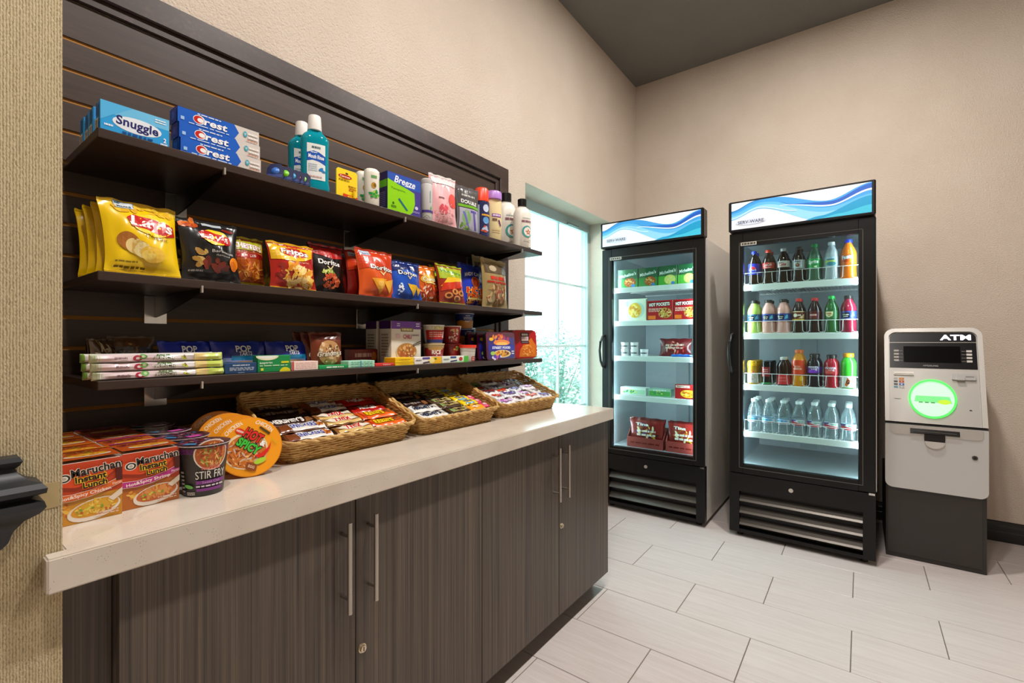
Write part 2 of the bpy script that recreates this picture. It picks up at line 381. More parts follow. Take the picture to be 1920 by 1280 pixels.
# outside: gravel and leafy shrubs seen through the panes
tag(struct(G().box(-6, 16, YW + 0.26, 26, -0.35, -0.25).build('ground_outside', m_streak('pale_gravel', [(0.3, '#9aa5a2'), (0.7, '#b4bdb9')], (2, 2, 2), 0.9))))
_leaf = C('#2f5c48', 0.5); _leaf2 = C('#5f8a74', 0.5)
def shrub(x, y, r, h, label, seed):
    rd = random.Random(seed); t = thing('shrub', label, 'shrub', (x, y, -0.25), group='shrubs outside the window')
    g = G(); g.cyl((0, 0, 0), (0.02, 0, h * 0.55), 0.035, 0.015, 7)
    for k in range(9):
        a = rd.uniform(0, 2 * PI); q = rd.uniform(0.4, 0.9)
        g.cyl((0, 0, h * 0.15 * rd.random()), (r * q * math.cos(a), r * q * math.sin(a), h * rd.uniform(0.5, 0.9)), 0.014, 0.005, 5)
    g.build('stem', C('#5b4a3a', 0.8), t)
    g = G()
    for k in range(2600):
        a = rd.uniform(0, 2 * PI); u = rd.uniform(-0.75, 1); q = rd.uniform(0.45, 1.0) ** 0.5 * (1 + 0.25 * math.sin(5 * a + seed) * math.cos(3 * u))
        w = math.sqrt(max(0, 1 - u * u)); c = Vector((r * q * w * math.cos(a), r * q * w * math.sin(a), h * 0.56 + h * 0.45 * q * u))
        d = Vector((rd.gauss(0, 1), rd.gauss(0, 1), rd.gauss(0.2, 0.8))).normalized(); e = d.orthogonal().normalized(); L = rd.uniform(0.03, 0.06)
        g.add([c, c + d * L * 0.5 + e * L * 0.3, c + d * L, c + d * L * 0.5 - e * L * 0.3], [(0, 1, 2, 3)], 0 if rd.random() < 0.5 else 1)
    tag(g.build('foliage', [_leaf, _leaf2], t, 0), kind='stuff')
shrub(5.7, 3.5, 0.66, 1.62, 'low leafy shrub outside the window near the glass', 3)
shrub(4.40, 2.95, 0.45, 1.42, 'small leafy shrub outside the window beside the counter end', 8)
shrub(8.1, 4.9, 0.85, 1.75, 'taller rounded shrub outside the window, behind the lower ones', 5)
shrub(6.3, 5.6, 0.75, 1.55, 'wide pale shrub outside the window, behind the lower ones', 11)

# recessed downlights
for i, (x, y, w) in enumerate(LAMPS):
    t = thing('ceiling_downlight', ['round recessed downlight over the counter end', 'round recessed downlight over the near half of the counter', 'round recessed downlight nearest the coolers', 'round recessed downlight over the papered wall end'][i], 'lamp', (x, y, CEIL), group='recessed ceiling downlights')
    G().lathe([(0.072, -0.001), (0.10, -0.001), (0.103, -0.005), (0.098, -0.010), (0.076, -0.012), (0.072, -0.008)], 28).build('trim_ring', C('#d8d4cc', 0.5), t)
    G().lathe([(0.071, -0.006), (0.071, -0.004)], 28).build('lens', C('#fff1dd', 0.5, 0, 6.0), t)
    ld = bpy.data.lights.new('downlight_bulb', 'AREA'); ld.shape = 'DISK'; ld.size = 0.13; ld.energy = w; ld.color = WARM
    lo = bpy.data.objects.new('downlight_bulb', ld); COL.objects.link(lo); lo.parent = t; lo.location = (0, 0, -0.014)

# ------------------------------------------------------------------ slatwall panel with its frame
SY = 1.600
sw = thing('slatwall', 'dark espresso slatwall panel in a wide mitred frame behind the shelves', 'wall panel', (0, 0, 0))
PITCH, ZT = 0.0779, 1.962
G().box(0.17, 2.0, SY + 0.0043, YW - 0.0005, 0.882, 2.06).build('backing', M_MDF, sw, 0)
zt = [2.058] + [ZT - k * PITCH for k in range(14)] + [0.882]
for a, b in zip(zt[:-1], zt[1:]):
    lo, hi = b + (0.0050 if b > 0.89 else 0), a - (0.0050 if a < 2.05 else 0)
    if hi - lo > 0.01: G().box(0.17, 2.0, SY, SY + 0.0042, lo, hi).build('slat', M_SLAT, sw, 0)
FX, FZ, FYF = 2.085, 2.157, 1.578
fp = [(0, YW), (0, FYF), (0.066, FYF), (0.070, FYF + 0.004), (0.070, FYF + 0.012), (0.092, FYF + 0.012), (0.095, FYF + 0.016), (0.095, SY - 0.001), (0.075, SY - 0.001), (0.075, YW)]
n = len(fp)
g = G(); vs = [(0.167, y, FZ - d) for d, y in fp] + [(FX - d, y, FZ - d) for d, y in fp]
g.add(vs, [(i, (i + 1) % n, n + (i + 1) % n, n + i) for i in range(n)] + [tuple(range(n))]); g.build('frame_rail', M_FRAME, sw, 20)
g = G(); vs = [(FX - d, y, FZ - d) for d, y in fp] + [(FX - d, y, 0.882) for d, y in fp]
g.add(vs, [(i, (i + 1) % n, n + (i + 1) % n, n + i) for i in range(n)] + [tuple(range(n, 2 * n))]); g.build('frame_stile', M_FRAME, sw, 20)

# ------------------------------------------------------------------ three shelves on brackets
SF = 1.275; Z1, Z2, Z3 = 1.647, 1.348, 1.117; SX0, SX1 = 0.267, 1.965
def shelf(zt, bx, label):
    t = thing('wall_shelf', label, 'shelf', (0, 0, zt), group='shelves on the slatwall')
    G().rbox(SX0, SX1, SF, SY - 0.004, -0.0195, 0, 0.0015).build('board', M_DARK, t, 0)
    for x in bx:
        b = thing('bracket', None, None); b.parent = t
        zb = -0.0205
        g = G(); g.rbox(x - 0.027, x + 0.027, SY - 0.0035, SY - 0.0005, zb - 0.078, zb, 0.001).build('mounting_plate', M_CHROME, b, 0)
        arm = [(SY - 0.004, zb), (SF + 0.006, zb), (SF + 0.006, zb - 0.010), (SY - 0.075, zb - 0.052), (SY - 0.004, zb - 0.060)]
        G().prism(arm, lambda y, z, q: (q, y, z), x - 0.002, x + 0.002).build('arm', C('#2a2522', 0.3, 0.6), b, 0)
        G().rbox(x - 0.0022, x + 0.0022, SF - 0.0035, SF + 0.006, zb - 0.010, zb + 0.007, 0.0008).build('clip', C('#cfcac2', 0.3, 0.7), b, 0)
shelf(Z1, (0.51, 1.088, 1.79), 'upper dark brown shelf holding toiletries')
shelf(Z2, (0.46, 1.145, 1.80), 'middle dark brown shelf holding bags of chips')
shelf(Z3, (0.46, 1.145, 1.79), 'lower dark brown shelf holding small boxes and noodle meals')

# ------------------------------------------------------------------ counter and cabinets
CT = 0.88; CFY, CBY, CXE = 0.955, 0.984, 2.10
g = G(); zt0 = CT - 0.053
poly = [(0.143, CFY), (CXE, CFY), (CXE, SY - 0.025), (XN + 0.002, SY - 0.025), (XN + 0.002, YN - 0.001), (0.143, YN - 0.001)]
bm = bmesh.new(); f = bm.faces.new([bm.verts.new((x, y, zt0)) for x, y in poly]); r = bmesh.ops.extrude_face_region(bm, geom=[f])
bmesh.ops.translate(bm, verts=[e for e in r['geom'] if isinstance(e, bmesh.types.BMVert)], vec=(0, 0, CT - zt0))
bmesh.ops.recalc_face_normals(bm, faces=bm.faces)
bmesh.ops.bevel(bm, geom=[e for e in bm.edges], offset=0.0025, segments=2, affect='EDGES')
me = bpy.data.meshes.new('countertop'); bm.to_mesh(me); bm.free(); me.materials.append(M_QUARTZ)
tag(link('countertop', me), 'pale speckled quartz countertop along the slatwall', 'countertop')

def cabinet(x0, x1, xm, hx, label):
    t = thing('base_cabinet', label, 'cabinet', (0, 0, 0), group='base cabinets under the counter')
    z0, z1 = 0.085, zt0 - 0.002
    G().box(x0 + 0.0005, x1 - 0.0005, CBY + 0.0205, SY - 0.03, z0, z1).build('carcass', M_CAB, t, 0)
    G().box(x0 + 0.0005, x1 - 0.0005, CBY + 0.085, CBY + 0.10, 0.0, z0 - 0.0005).build('toe_kick', C('#2a2622', 0.6), t, 0)
    for k, (a, b) in enumerate(((x0, xm), (xm, x1))):
        d = G().rbox(a + 0.0016, b - 0.0016, CBY, CBY + 0.019, z0, z1 - 0.004, 0.0008).build('door', M_CAB, t, 0)
        x = hx[k]; yh = CBY - 0.032
        g = G(); g.cyl((x, yh, 0.567), (x, yh, 0.779), 0.0055, n=14)
        for z in (0.600, 0.746): g.cyl((x, yh, z), (x, CBY, z), 0.0042, n=10)
        g.build('handle', M_STEEL, d)
        if k == 1:
            xl = xm + 0.017
            g = G(); g.cyl((xl, CBY, 0.448), (xl, CBY - 0.003, 0.448), 0.0115, 0.0110, 20); g.cyl((xl, CBY - 0.003, 0.448), (xl, CBY - 0.0085, 0.448), 0.0085, 0.0078, 20)
            g.box(xl - 0.0009, xl + 0.0009, CBY - 0.0092, CBY - 0.008, 0.443, 0.4535, 1)
            g.build('lock', [C('#d8c9ae', 0.22, 0.9), M_MATTE], d)
cabinet(0.232, 1.159, 0.686, (0.648, 0.722), 'grey-brown laminate two-door base cabinet beside the papered wall')
cabinet(1.159, CXE, 1.639, (1.597, 1.668), 'grey-brown laminate two-door base cabinet at the counter end near the coolers')
tag(G().box(XN + 0.001, 0.2315, CBY + 0.035, CBY + 0.055, 0.0, zt0 - 0.002).build('filler_panel', M_CAB, None, 0), 'narrow dark laminate filler strip between papered wall and first cabinet', 'panel')
# ------------------------------------------------------------------ package builders
def span(pl, pr, Y): a, b = sx(pl, Y), sx(pr, Y); return (a + b) / 2, b - a
def carton(name, label, cat, w, d, h, loc, rz=0.0, col='#ffffff', front=None, left=None, top=None, group=None, rot=None, right=None, r=0.0012, part='carton'):
    t = thing(name, label, cat, loc, rz, group, rot)
    G().rbox(-w / 2, w / 2, 0, d, 0, h, r).build(part, col if not isinstance(col, str) else C(col, 0.36), t, 0)
    p = P(lambda u, v, l: (u, -l, v))
    if front: front(p, w, h)
    if left: p.on(lambda u, v, l: (-w / 2 - l, d / 2 - u, v)); left(p, d, h)
    if right: p.on(lambda u, v, l: (w / 2 + l, d / 2 + u, v)); right(p, d, h)
    if top: p.on(lambda u, v, l: (u, v, h + l)); top(p, w, d)
    if p.items: p.build(t)
    return t
def bagmap(w, h, t, seed, e=0.075, top=1.0):
    def fn(u, v, d, sg=-1):
        s = max(-1, min(1, 2 * u / w)); r = max(0.0, min(1.0, v / h)); q = max(0.0, min(1.0, (r - e) / (1 - 2 * e)))
        I = max(0.0, math.sin(PI * q ** 0.88)) ** 0.6
        pr = max(0.0, 1 - abs(s) ** 2.3) ** 0.75
        wr = 0.0016 * math.sin(13 * s + seed) * (1 - I) + t * 0.055 * math.sin(5 * s + 9 * r + seed) * I * pr + t * 0.04 * math.sin(11 * s - 7 * r + 2 * seed) * I * pr
        k = (1 - 0.075 * I) * (1 + (top - 1) * r)
        y = sg * (t / 2 * I * pr + 0.0012 + d) + wr * (1 if sg < 0 else -0.6)
        return (u * k, y, v - 0.010 * I * 0 + 0.0015 * math.sin(9 * s + seed) * (r > 0.97))
    return fn
def bag(name, label, w, h, t, col, loc, front=None, lean=0.0, rz=0.0, seed=1, group=None, seal=None, cat='snack bag', nu=22, nv=22, top=1.0, roll=0.0):
    th = thing(name, label, cat, loc, rz, group, (-lean, roll, rz))
    fn = bagmap(w, h, t, seed, top=top); m = F(col) if isinstance(col, str) else col
    g = G(); g.grid(lambda a, b: fn((a - 0.5) * w, b * h, 0), nu, nv); g.grid(lambda a, b: fn((a - 0.5) * w, b * h, 0, 1), nu, nv, flip=True)
    g.build('pouch', m, th, 80)
    for nm, b0, b1 in (('top_seal', 0.960, 0.999), ('bottom_seal', 0.001, 0.036)):   # crimped seals, ribbed
        G().grid(lambda a, b: fn((a - 0.5) * w * 0.996, (b0 + (b1 - b0) * b) * h, 0.0005 + 0.0005 * (round(b * 8) % 2)), nu, 8).build(nm, F(seal) if seal else m, th, 0)
    if front: p = P(fn, 0.009, 0.0015, 0.00012); front(p, w, h); p.build(th)
    return th
def onshelf(pl, pr, tpx, tpy, Y, zb, lean=0.0, hg=0.16):
    """width, height and base point of an item standing on a shelf, from its edges in the photograph"""
    xc, w = span(pl, pr, Y); zt = sz(tpx, tpy, Y + hg * math.sin(lean)); return (xc, Y, zb), w, (zt - zb) / math.cos(lean)
def cylmap(R, sy=1.0, pw=2.0):
    def fn(u, v, l):
        a = u / R; c, q = math.cos(a), math.sin(a); k = (abs(c) ** pw + abs(q) ** pw) ** (-1.0 / pw)
        return ((R + l) * q * k, -(R * sy + l) * c * k, v)
    return fn
def bottle(name, label, cat, loc, prof, body, cap=None, capm=None, band=None, bandm=None, front=None, R=None, rz=0.0, sx_=1.0, sy_=1.0, n=20, group=None, power=2.0, k=1.0):
    t = thing(name, label, cat, loc, rz, group); t.scale = (k, k, k)
    G().lathe(prof, n, sx_, sy_, power=power).build('bottle_body', body, t, 40)
    if cap: G().lathe(cap, 18, 1, 1).build('cap', capm, t, 40)
    Rb = (R or max(r for r, z in prof)) * sx_
    if band:
        b = G().lathe([(Rb / sx_ + 0.0004, band[0]), (Rb / sx_ + 0.0004, band[1])], n, sx_, sy_)
        b.f = b.f[:-2]; b.m = b.m[:-2]; b.build('label_band', bandm, t, 40)
    if front: p = P(cylmap(Rb + 0.0006, sy_ / sx_, power), 0.006, 0.0004, 0.0001); front(p, Rb); p.build(t)
    return t

# ------------------------------------------------------------------ upper shelf: toiletries
YI = SF + 0.012
def f_softener(p, w, h):
    p.rect(-w/2, 0, w/2, h, '#2f9fe0'); p.rect(-w/2, h*.62, w/2, h, '#6fc0ea'); p.poly([(-w*.5, h*.35), (-w*.2, h*.8), (-w*.05, h), (-w*.5, h)], '#57b4e8')
    p.ell(w*.02, h*.43, w*.36, h*.26, '#e6ecf4'); p.text('Snuggle', w*.02, h*.43, w*.62, h*.40, '#2b2f6e', 0.03, -0.05)
    p.bars(-w*.45, h*.20, -w*.33, h*.26, 1, '#e8f2fa'); p.bars(w*.28, h*.78, w*.45, h*.90, 2, '#eef6fb', 2); p.bars(-w*.2, h*.08, w*.25, h*.15, 1, '#1c4f9a', 4)
    p.text('2', w*.43, h*.22, w*.045, h*.16, '#f4f8fc', 0.03); p.bars(w*.36, h*.04, w*.47, h*.10, 1, '#e8f2fa', 3)
def s_softener(p, w, h): p.rect(-w*.42, h*.05, w*.30, h*.42, '#e9e6df'); p.bars(-w*.3, h*.1, w*.2, h*.36, 5, '#3a3a3a', 3); p.rect(-w*.16, h*.5, w*.16, h*.92, '#2b5fae')
xc, w = span(188, 317, YI); h = sz(188, 185, YI) - Z1; y = YI
for k in range(4):
    lb = 'small bright blue dryer sheet box standing foremost at the shelf end' if k == 0 else 'small blue dryer sheet box, ' + ['', 'second', 'third', 'rearmost'][k] + ' in its row'
    carton('dryer_sheet_box', lb, 'box', w, 0.034, h, (xc - 0.001 * (k % 2), y, Z1), 0, '#2a8fd4', f_softener if k == 0 else None, s_softener, None, 'dryer sheet boxes'); y += 0.040 + (0.012 if k == 0 else 0)
def f_paste(p, w, h):
    p.rect(-w/2, 0, w/2, h, '#d5cdc6'); p.poly([(-w/2, 0), (w*.17, 0), (w*.23, h*.5), (w*.17, h), (-w/2, h)], '#1f5fc4')
    p.ell(-w*.26, h*.52, w*.07, h*.30, '#f3f3f3'); p.ell(-w*.265, h*.52, w*.058, h*.25, '#c8281e'); p.ell(-w*.245, h*.50, w*.036, h*.15, '#f3f3f3')
    p.text('rest', -w*.06, h*.48, w*.28, h*.42, '#f6f6f6', 0.03, 0, 0.15, '#1a4aa8'); p.bars(-w*.28, h*.85, 0, h*.92, 1, '#dfe8f6'); p.rect(-w*.47, h*.2, -w*.43, h*.42, '#9fc4ee'); p.bars(-w*.38, h*.1, w*.1, h*.16, 1, '#cfe0f6', 8)
    p.ell(w*.31, h*.55, w*.026, h*.2, '#3aa5b8'); p.text('W', w*.31, h*.55, w*.03, h*.2, '#eaf6f6'); p.bars(w*.35, h*.3, w*.48, h*.7, 2, '#efe9e2', 5); p.bars(w*.33, h*.12, w*.48, h*.18, 1, '#c97a5a', 6)
def s_paste(p, w, h): p.rect(-w/2, 0, w/2, h, '#163f8f'); p.rect(-w*.2, h*.25, w*.2, h*.75, '#2c5fb5')
xc, w = span(335, 486, YI); ht = sz(335, 196, YI) - Z1; hh = ht / 3
for k in range(3):
    carton('toothpaste_box', ['bottom', 'middle', 'top'][k] + ' blue and white toothpaste box of a stack of three', 'box', w, 0.045, hh - 0.0006, (xc + (0.004, 0.002, 0)[k], YI + 0.002 * k, Z1 + k * hh), -0.012 * k, '#1f55b0', f_paste, s_paste, None, 'stacked toothpaste boxes')
for k, (px, c, cn) in enumerate([(512, '#3f77c8', 'blue'), (530, '#7fd22a', 'lime green'), (543, '#3b9ad0', 'teal'), (552, '#d8442c', 'red'), (563, '#8fd23a', 'pale green')]):
    x = sx(px, YI + 0.012); t = thing('travel_toothbrush_pack', 'small dark clamshell pack with %s disc leaning beside the mouthwash' % cn, 'pack', (x, YI + 0.004, Z1), 0, 'leaning clamshell packs', (0, 0.30, 0.75))
    sh = 0.047 if k < 2 else 0.043
    g = G(); g.prism([(-0.022, 0), (0.022, 0), (0.022, sh * .7), (0.012, sh), (-0.012, sh), (-0.022, sh * .7)], lambda u, v, q: (q, u, v), -0.0015, 0.0015).build('backing_card', C('#1b2450', 0.4), t, 0)
    G().lathe([(0.001, -0.005), (0.007, -0.004), (0.011, -0.001), (0.0115, 0)], 14).build('disc', C(c, 0.3), t, 60, (-0.0016, 0, sh * .5), (0, PI / 2, 0))
    G().box(-0.0022, -0.0016, -0.019, 0.019, 0.004, sh * .28).build('caption_strip', C('#3a4a86', 0.3), t, 0)
# mouthwash
mat_mw = nodemat('teal_mouthwash'); mat_mw[2].inputs['Base Color'].default_value = rgb('#0fa3b5'); mat_mw[2].inputs['Roughness'].default_value = 0.08; mat_mw[2].inputs['Transmission Weight'].default_value = 0.35; mat_mw[2].inputs['IOR'].default_value = 1.33; mat_mw = mat_mw[0]
def f_mouth(p, R):
    a = R * 0.62; p.rect(-a, .022, a, .098, '#e4e6e2'); p.poly([(-a, .060), (-a*.4, .063), (a*.3, .061), (a, .055), (a, .074), (a*.3, .081), (-a*.3, .083), (-a, .078)], '#2356b0')
    p.text('Mouth Rinse', 0, .0705, a*1.7, .0085, '#f2f4f6', 0.03, -0.05); p.bars(-a*.6, .0785, a*.1, .0805, 1, '#dfe8f4'); p.bars(-a*.5, .088, a*.5, .0925, 1, '#5a6a6a', 6)
    p.bars(-a*.85, .040, a*.1, .055, 4, '#a9b9c6', 3); p.ell(a*.5, .045, .0055, .0028, '#2f7fc0', 0.7); p.ell(a*.72, .042, .0052, .0026, '#2f7fc0', -0.4); p.bars(-a*.8, .027, a*.6, .030, 1, '#c9a09a', 5)
mwp = [(.020, 0), (.0245, .003), (.0255, .010), (.024, .018), (.0235, .024), (.0235, .098), (.0242, .106), (.0235, .113), (.019, .121), (.013, .127), (.0125, .131)]
mwc = [(.0122, .1305), (.0150, .131), (.0150, .138), (.0135, .160), (.0125, .1625)]
s_ = (sz(590, 214, 1.30) - Z1) / 0.1625
def scl(pf, k, kr=None): return [(r * (kr or k), z * k) for r, z in pf]
for k, (px, Y) in enumerate(((590, 1.315), (566, 1.385))):
    t = bottle('mouthwash_bottle', ['teal mouthwash bottle with white cap, label facing the room', 'teal mouthwash bottle with white cap half hidden behind the other one'][k], 'bottle', (sx(px, Y), Y, Z1), mwp, mat_mw, mwc, C('#e6e2dc', 0.4), None, None, f_mouth, 0.0235, -0.35, 1.25, 0.78, 24, 'mouthwash bottles', 3.2)
    t.scale = (s_ * .94, s_ * .94, s_)
# lip balm card
def f_balm(p, w, h):
    p.ell(-w*.02, h*.86, w*.07, h*.03, '#3a2a10'); p.ell(-w*.1, h*.74, w*.32, h*.075, '#b5241c'); p.text('Carmex', -w*.1, h*.74, w*.5, h*.075, '#f0d8c0', .03)
    p.bars(-w*.4, h*.58, w*.1, h*.64, 2, '#8a6a10'); p.bars(w*.08, h*.28, w*.44, h*.38, 2, '#a8331c', 7); p.bars(w*.05, h*.42, w*.42, h*.46, 1, '#a0701a', 2); p.poly([(-w*.2, .003), (w*.5, .003), (w*.5, h*.1), (-w*.2, h*.14)], '#d8401f'); p.bars(w*.02, h*.05, w*.4, h*.09, 1, '#f4d020', 5)
loc, w, h = onshelf(631, 670, 631, 312, YI, Z1)
t = thing('lip_balm_card', 'yellow hanging card of lip balm with red oval logo', 'card', loc)
G().prism([(-w/2, 0), (w/2, 0), (w/2, h*.93), (w*.42, h), (-w*.42, h), (-w/2, h*.93)], lambda u, v, q: (u, q, v), 0, 0.004).build('card', C('#f2cf0c', 0.4), t, 0)
p = P(lambda u, v, l: (u, -l, v)); f_balm(p, w, h); p.build(t)
G().cyl((w*.30, -.006, .003), (w*.30, -.006, .024), .0048, n=12).build('balm_stick', C('#efc51a', 0.35), t)
# white lotion bottles
def f_lotion(p, R): p.bars(-R*.3, .061, R*.5, .067, 1, '#4f9a4a', 4); p.ell(R*.05, .045, .0055, .0065, '#b9892f'); p.ell(R*.2, .045, .003, .004, '#7a5a1c'); p.blobs(0, .026, R*.7, .010, 16, ['#a8c63a', '#4fae3e', '#1f8f48'], .0045, 4)
lp = [(.013, 0), (.0150, .003), (.0150, .060), (.0158, .072), (.0152, .079), (.011, .083), (.003, .0845)]
s_ = (sz(697, 316, YI + .015) - Z1) / 0.0845
for k, (px, Y) in enumerate(((697, YI + .018), (681, YI + .062))):
    bottle('lotion_tube', ['white rounded lotion tube with green leaves, beside the green box', 'white rounded lotion tube behind the yellow card'][k], 'bottle', (sx(px, Y), Y, Z1), lp, C('#e9e2d3', .35), None, None, None, None, f_lotion, .0150, -0.35, 1.1, .85, 22, 'white lotion tubes', k=s_)
# green and violet box
def f_tamp(p, w, h):
    p.rect(-w/2, 0, w/2, h, '#4a3f8e'); p.poly([(-w/2, 0), (w*.12, 0), (w*.25, h*.12), (w*.32, h*.35), (w*.3, h*.62), (w*.1, h*.68), (-w*.2, h*.74), (-w/2, h*.82)], '#8ed11a')
    p.poly([(-w*.5, h*.83), (-w*.2, h*.74), (w*.1, h*.68), (w*.5, h*.68), (w*.5, h*.97), (-w*.5, h*.99)], '#3357b0'); p.text('Breeze', w*.02, h*.84, w*.62, h*.18, '#eef0f8', .02, -.06, .2); p.bars(w*.0, h*.73, w*.3, h*.75, 1, '#cdd6ee')
    p.text('Tampons', -w*.2, h*.60, w*.42, h*.06, '#3f7a1a', 0, -.04); p.poly([(-w*.2, h*.36), (-w*.16, h*.4), (w*.1, h*.14), (w*.06, h*.11)], '#1f6a7a'); p.ell(-w*.34, h*.24, w*.03, h*.03, '#2f6a12'); p.bars(-w*.4, h*.13, -w*.25, h*.18, 2, '#3f7a1a', 4); p.ell(w*.36, h*.25, w*.05, h*.045, '#cfc6e6'); p.bars(w*.25, h*.12, w*.46, h*.16, 2, '#a79ccc', 7)
def s_tamp(p, w, h): p.rect(-w/2, 0, w/2, h, '#2a2552'); p.rect(-w/2, h*.62, w/2, h*.8, '#5aa41a'); p.bars(-w*.35, h*.15, w*.35, h*.5, 8, '#6a648e', 3)
Yb = YI + .01; xc, w = span(728, 787, Yb); h = sz(728, 319, Yb) - Z1
carton('tampon_box', 'lime green and violet carton beside the white lotion tubes', 'box', w, 0.06, h, (xc, Yb, Z1), -0.06, '#2f2a60', f_tamp, s_tamp)
# spray bottle
def f_spray(p, R): p.rect(-R*1.2, .022, R*1.4, .028, '#4a3a86'); p.rect(R*.3, .048, R*.45, .078, '#8aa4a8'); p.blobs(0, .012, R, .006, 12, ['#c9c4bc', '#b9c0a8'], .002, 3); p.ell(R*.5, .034, .002, .004, '#5fae4a')
sp = [(.0135, 0), (.0150, .002), (.0150, .094), (.0143, .0965), (.0150, .098), (.0150, .108), (.0120, .1105), (.002, .111)]
s_ = (sz(800, 336, YI + .02) - Z1) / .111
bottle('deodorant_spray', 'pale grey spray can with violet band beside the lime carton', 'bottle', (sx(800, YI + .02), YI + .02, Z1), sp, C('#c9c6c4', .35), None, None, None, None, f_spray, .015, -.45, k=s_)
# pink bag and razors
def f_pink(p, w, h):
    p.ell(w*.3, h*.52, w*.2, h*.14, '#e8564c', .4); p.ell(-w*.1, h*.32, w*.17, h*.10, '#dd5560'); p.blobs(0, h*.25, w*.4, h*.22, 60, ['#f0a9ae', '#e98d96', '#f4c4c4'], w*.05, 9, .3); p.bars(-w*.28, h*.52, -w*.06, h*.545, 1, '#5a2a2a', 3); p.rect(-w*.46, h*.82, w*.46, h*.93, '#d9d4d0'); p.ell(0, h*.78, .002, .002, '#3a2020')
loc, w, h = onshelf(811, 851, 815, 323, YI + .025, Z1)
bag('bath_sponge_bag', 'clear bag with pink bath puff, folded clear top', w * 1.1, h, .045, '#f0b4b6', loc, f_pink, .05, -.15, 3, cat='bag', seal='#e8e4e0')
def f_razor(p, w, h):
    p.rect(-w*.46, h*.60, w*.46, h*.93, '#4f4c4a'); p.text('DOUBLE', w*.02, h*.66, w*.72, h*.08, '#f1f1ee', .03, -.03); p.bars(-w*.3, h*.78, w*.3, h*.82, 1, '#b9b5b0'); p.rect(-w*.46, h*.54, w*.46, h*.595, '#6fae2c'); p.rect(-w*.42, h*.06, w*.44, h*.52, '#a9a7b4')
    p.ell(-w*.12, h*.32, w*.2, h*.16, '#7fa86a'); p.rect(w*.06, h*.44, w*.36, h*.49, '#5a4fa0'); p.poly([(w*.16, h*.44), (w*.26, h*.44), (w*.36, h*.08), (w*.26, h*.08)], '#5a4fa0'); p.poly([(-w*.3, h*.44), (-w*.2, h*.44), (w*.05, h*.08), (-w*.05, h*.08)], '#6f66b4'); p.blobs(-w*.2, h*.12, w*.2, h*.06, 10, ['#5f8a2c', '#86b04c'], w*.06, 2)
for k, (a, b, tx, tyy, Y) in enumerate(((860, 893, 862, 345, YI + .02), (846, 878, 850, 352, YI + .10))):
    loc, w, h = onshelf(a, b, tx, tyy, Y, Z1)
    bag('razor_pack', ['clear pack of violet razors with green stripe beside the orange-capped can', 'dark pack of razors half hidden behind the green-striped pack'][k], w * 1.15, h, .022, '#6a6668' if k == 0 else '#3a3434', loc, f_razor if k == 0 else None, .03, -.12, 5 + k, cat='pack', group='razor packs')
def f_can(p, R): p.rect(-R*1.3, 0.002, R*1.3, .064, '#2a2f5a'); p.rect(-R*.9, .006, -R*.6, .058, '#b8c0d4'); p.ell(R*.3, .052, .006, .007, '#c9d4ea'); p.rect(-R*.3, .038, R, .041, '#e0a030'); p.ell(R*.3, .030, .0062, .0062, '#5f9ad0'); p.blobs(R*.3, .012, R*.6, .007, 12, ['#c8503a', '#b8c0d4'], .003, 3)
cp = [(.0130, 0), (.0138, .0015), (.0138, .063), (.0120, .066)]
s_ = (sz(903, 354, YI + .03) - Z1) / .091
bottle('shaving_cream_can', 'shaving cream can with bright orange-red cap', 'can', (sx(903, YI + .03), YI + .03, Z1), cp, C('#20264e', .3, .3), [(.0125, .0655), (.0132, .066), (.0128, .088), (.0105, .091), (.002, .0912)], C('#f0421a', .35), None, None, f_can, .0138, -.55, k=s_)
def f_sham(p, R): p.rect(-R*.45, .046, R*.7, .052, '#8a4fa0'); p.bars(-R*.35, .0478, R*.6, .0505, 1, '#e9d9ee', 2); p.bars(-R*.4, .038, R*.15, .043, 1, '#6a4a3a', 3); p.poly([(R*.25, .040), (R*.45, .041), (R*.75, .030), (R*.6, .028)], '#6a3a6a'); p.bars(-R*.4, .016, R*.6, .022, 2, '#c9b486', 4)
shp = [(.0150, 0), (.0172, .003), (.0178, .05), (.0170, .078), (.0160, .0815)]
s_ = (sz(925, 361, YI + .035) - Z1) / .0965
bottle('shampoo_bottle', 'cream coloured shampoo bottle with lilac flip cap', 'bottle', (sx(925, YI + .035), YI + .035, Z1), shp, C('#e3cf9c', .35), [(.0158, .081), (.0166, .0815), (.0166, .094), (.0150, .0965), (.002, .097)], C('#b07fd0', .35), None, None, f_sham, .0175, -.5, 1.0, .7, k=s_)
def f_body(p, R):
    p.bars(-R*.25, .064, R*.7, .0655, 1, '#9fb4b4'); p.bars(-R*.35, .056, R*.85, .060, 1, '#8a5a6a', 2); p.ell(R*.3, .036, .0125, .0125, '#3f9a96'); p.ell(R*.36, .036, .0098, .0098, '#e6ded2')
    for k in range(5): a = k * 2 * PI / 5 + .3; p.poly([(R*.4 + .0025*math.cos(a - .8), .035 + .0025*math.sin(a - .8)), (R*.4 + .0075*math.cos(a), .035 + .0075*math.sin(a)), (R*.4 + .0025*math.cos(a + .8), .035 + .0025*math.sin(a + .8))], '#c4622e')
    p.bars(-R*.1, .016, R*.7, .018, 1, '#b9aea0', 5)
bp2 = [(.0165, 0), (.0195, .003), (.0200, .06), (.0195, .076), (.0150, .0865), (.0095, .0905), (.0090, .093)]
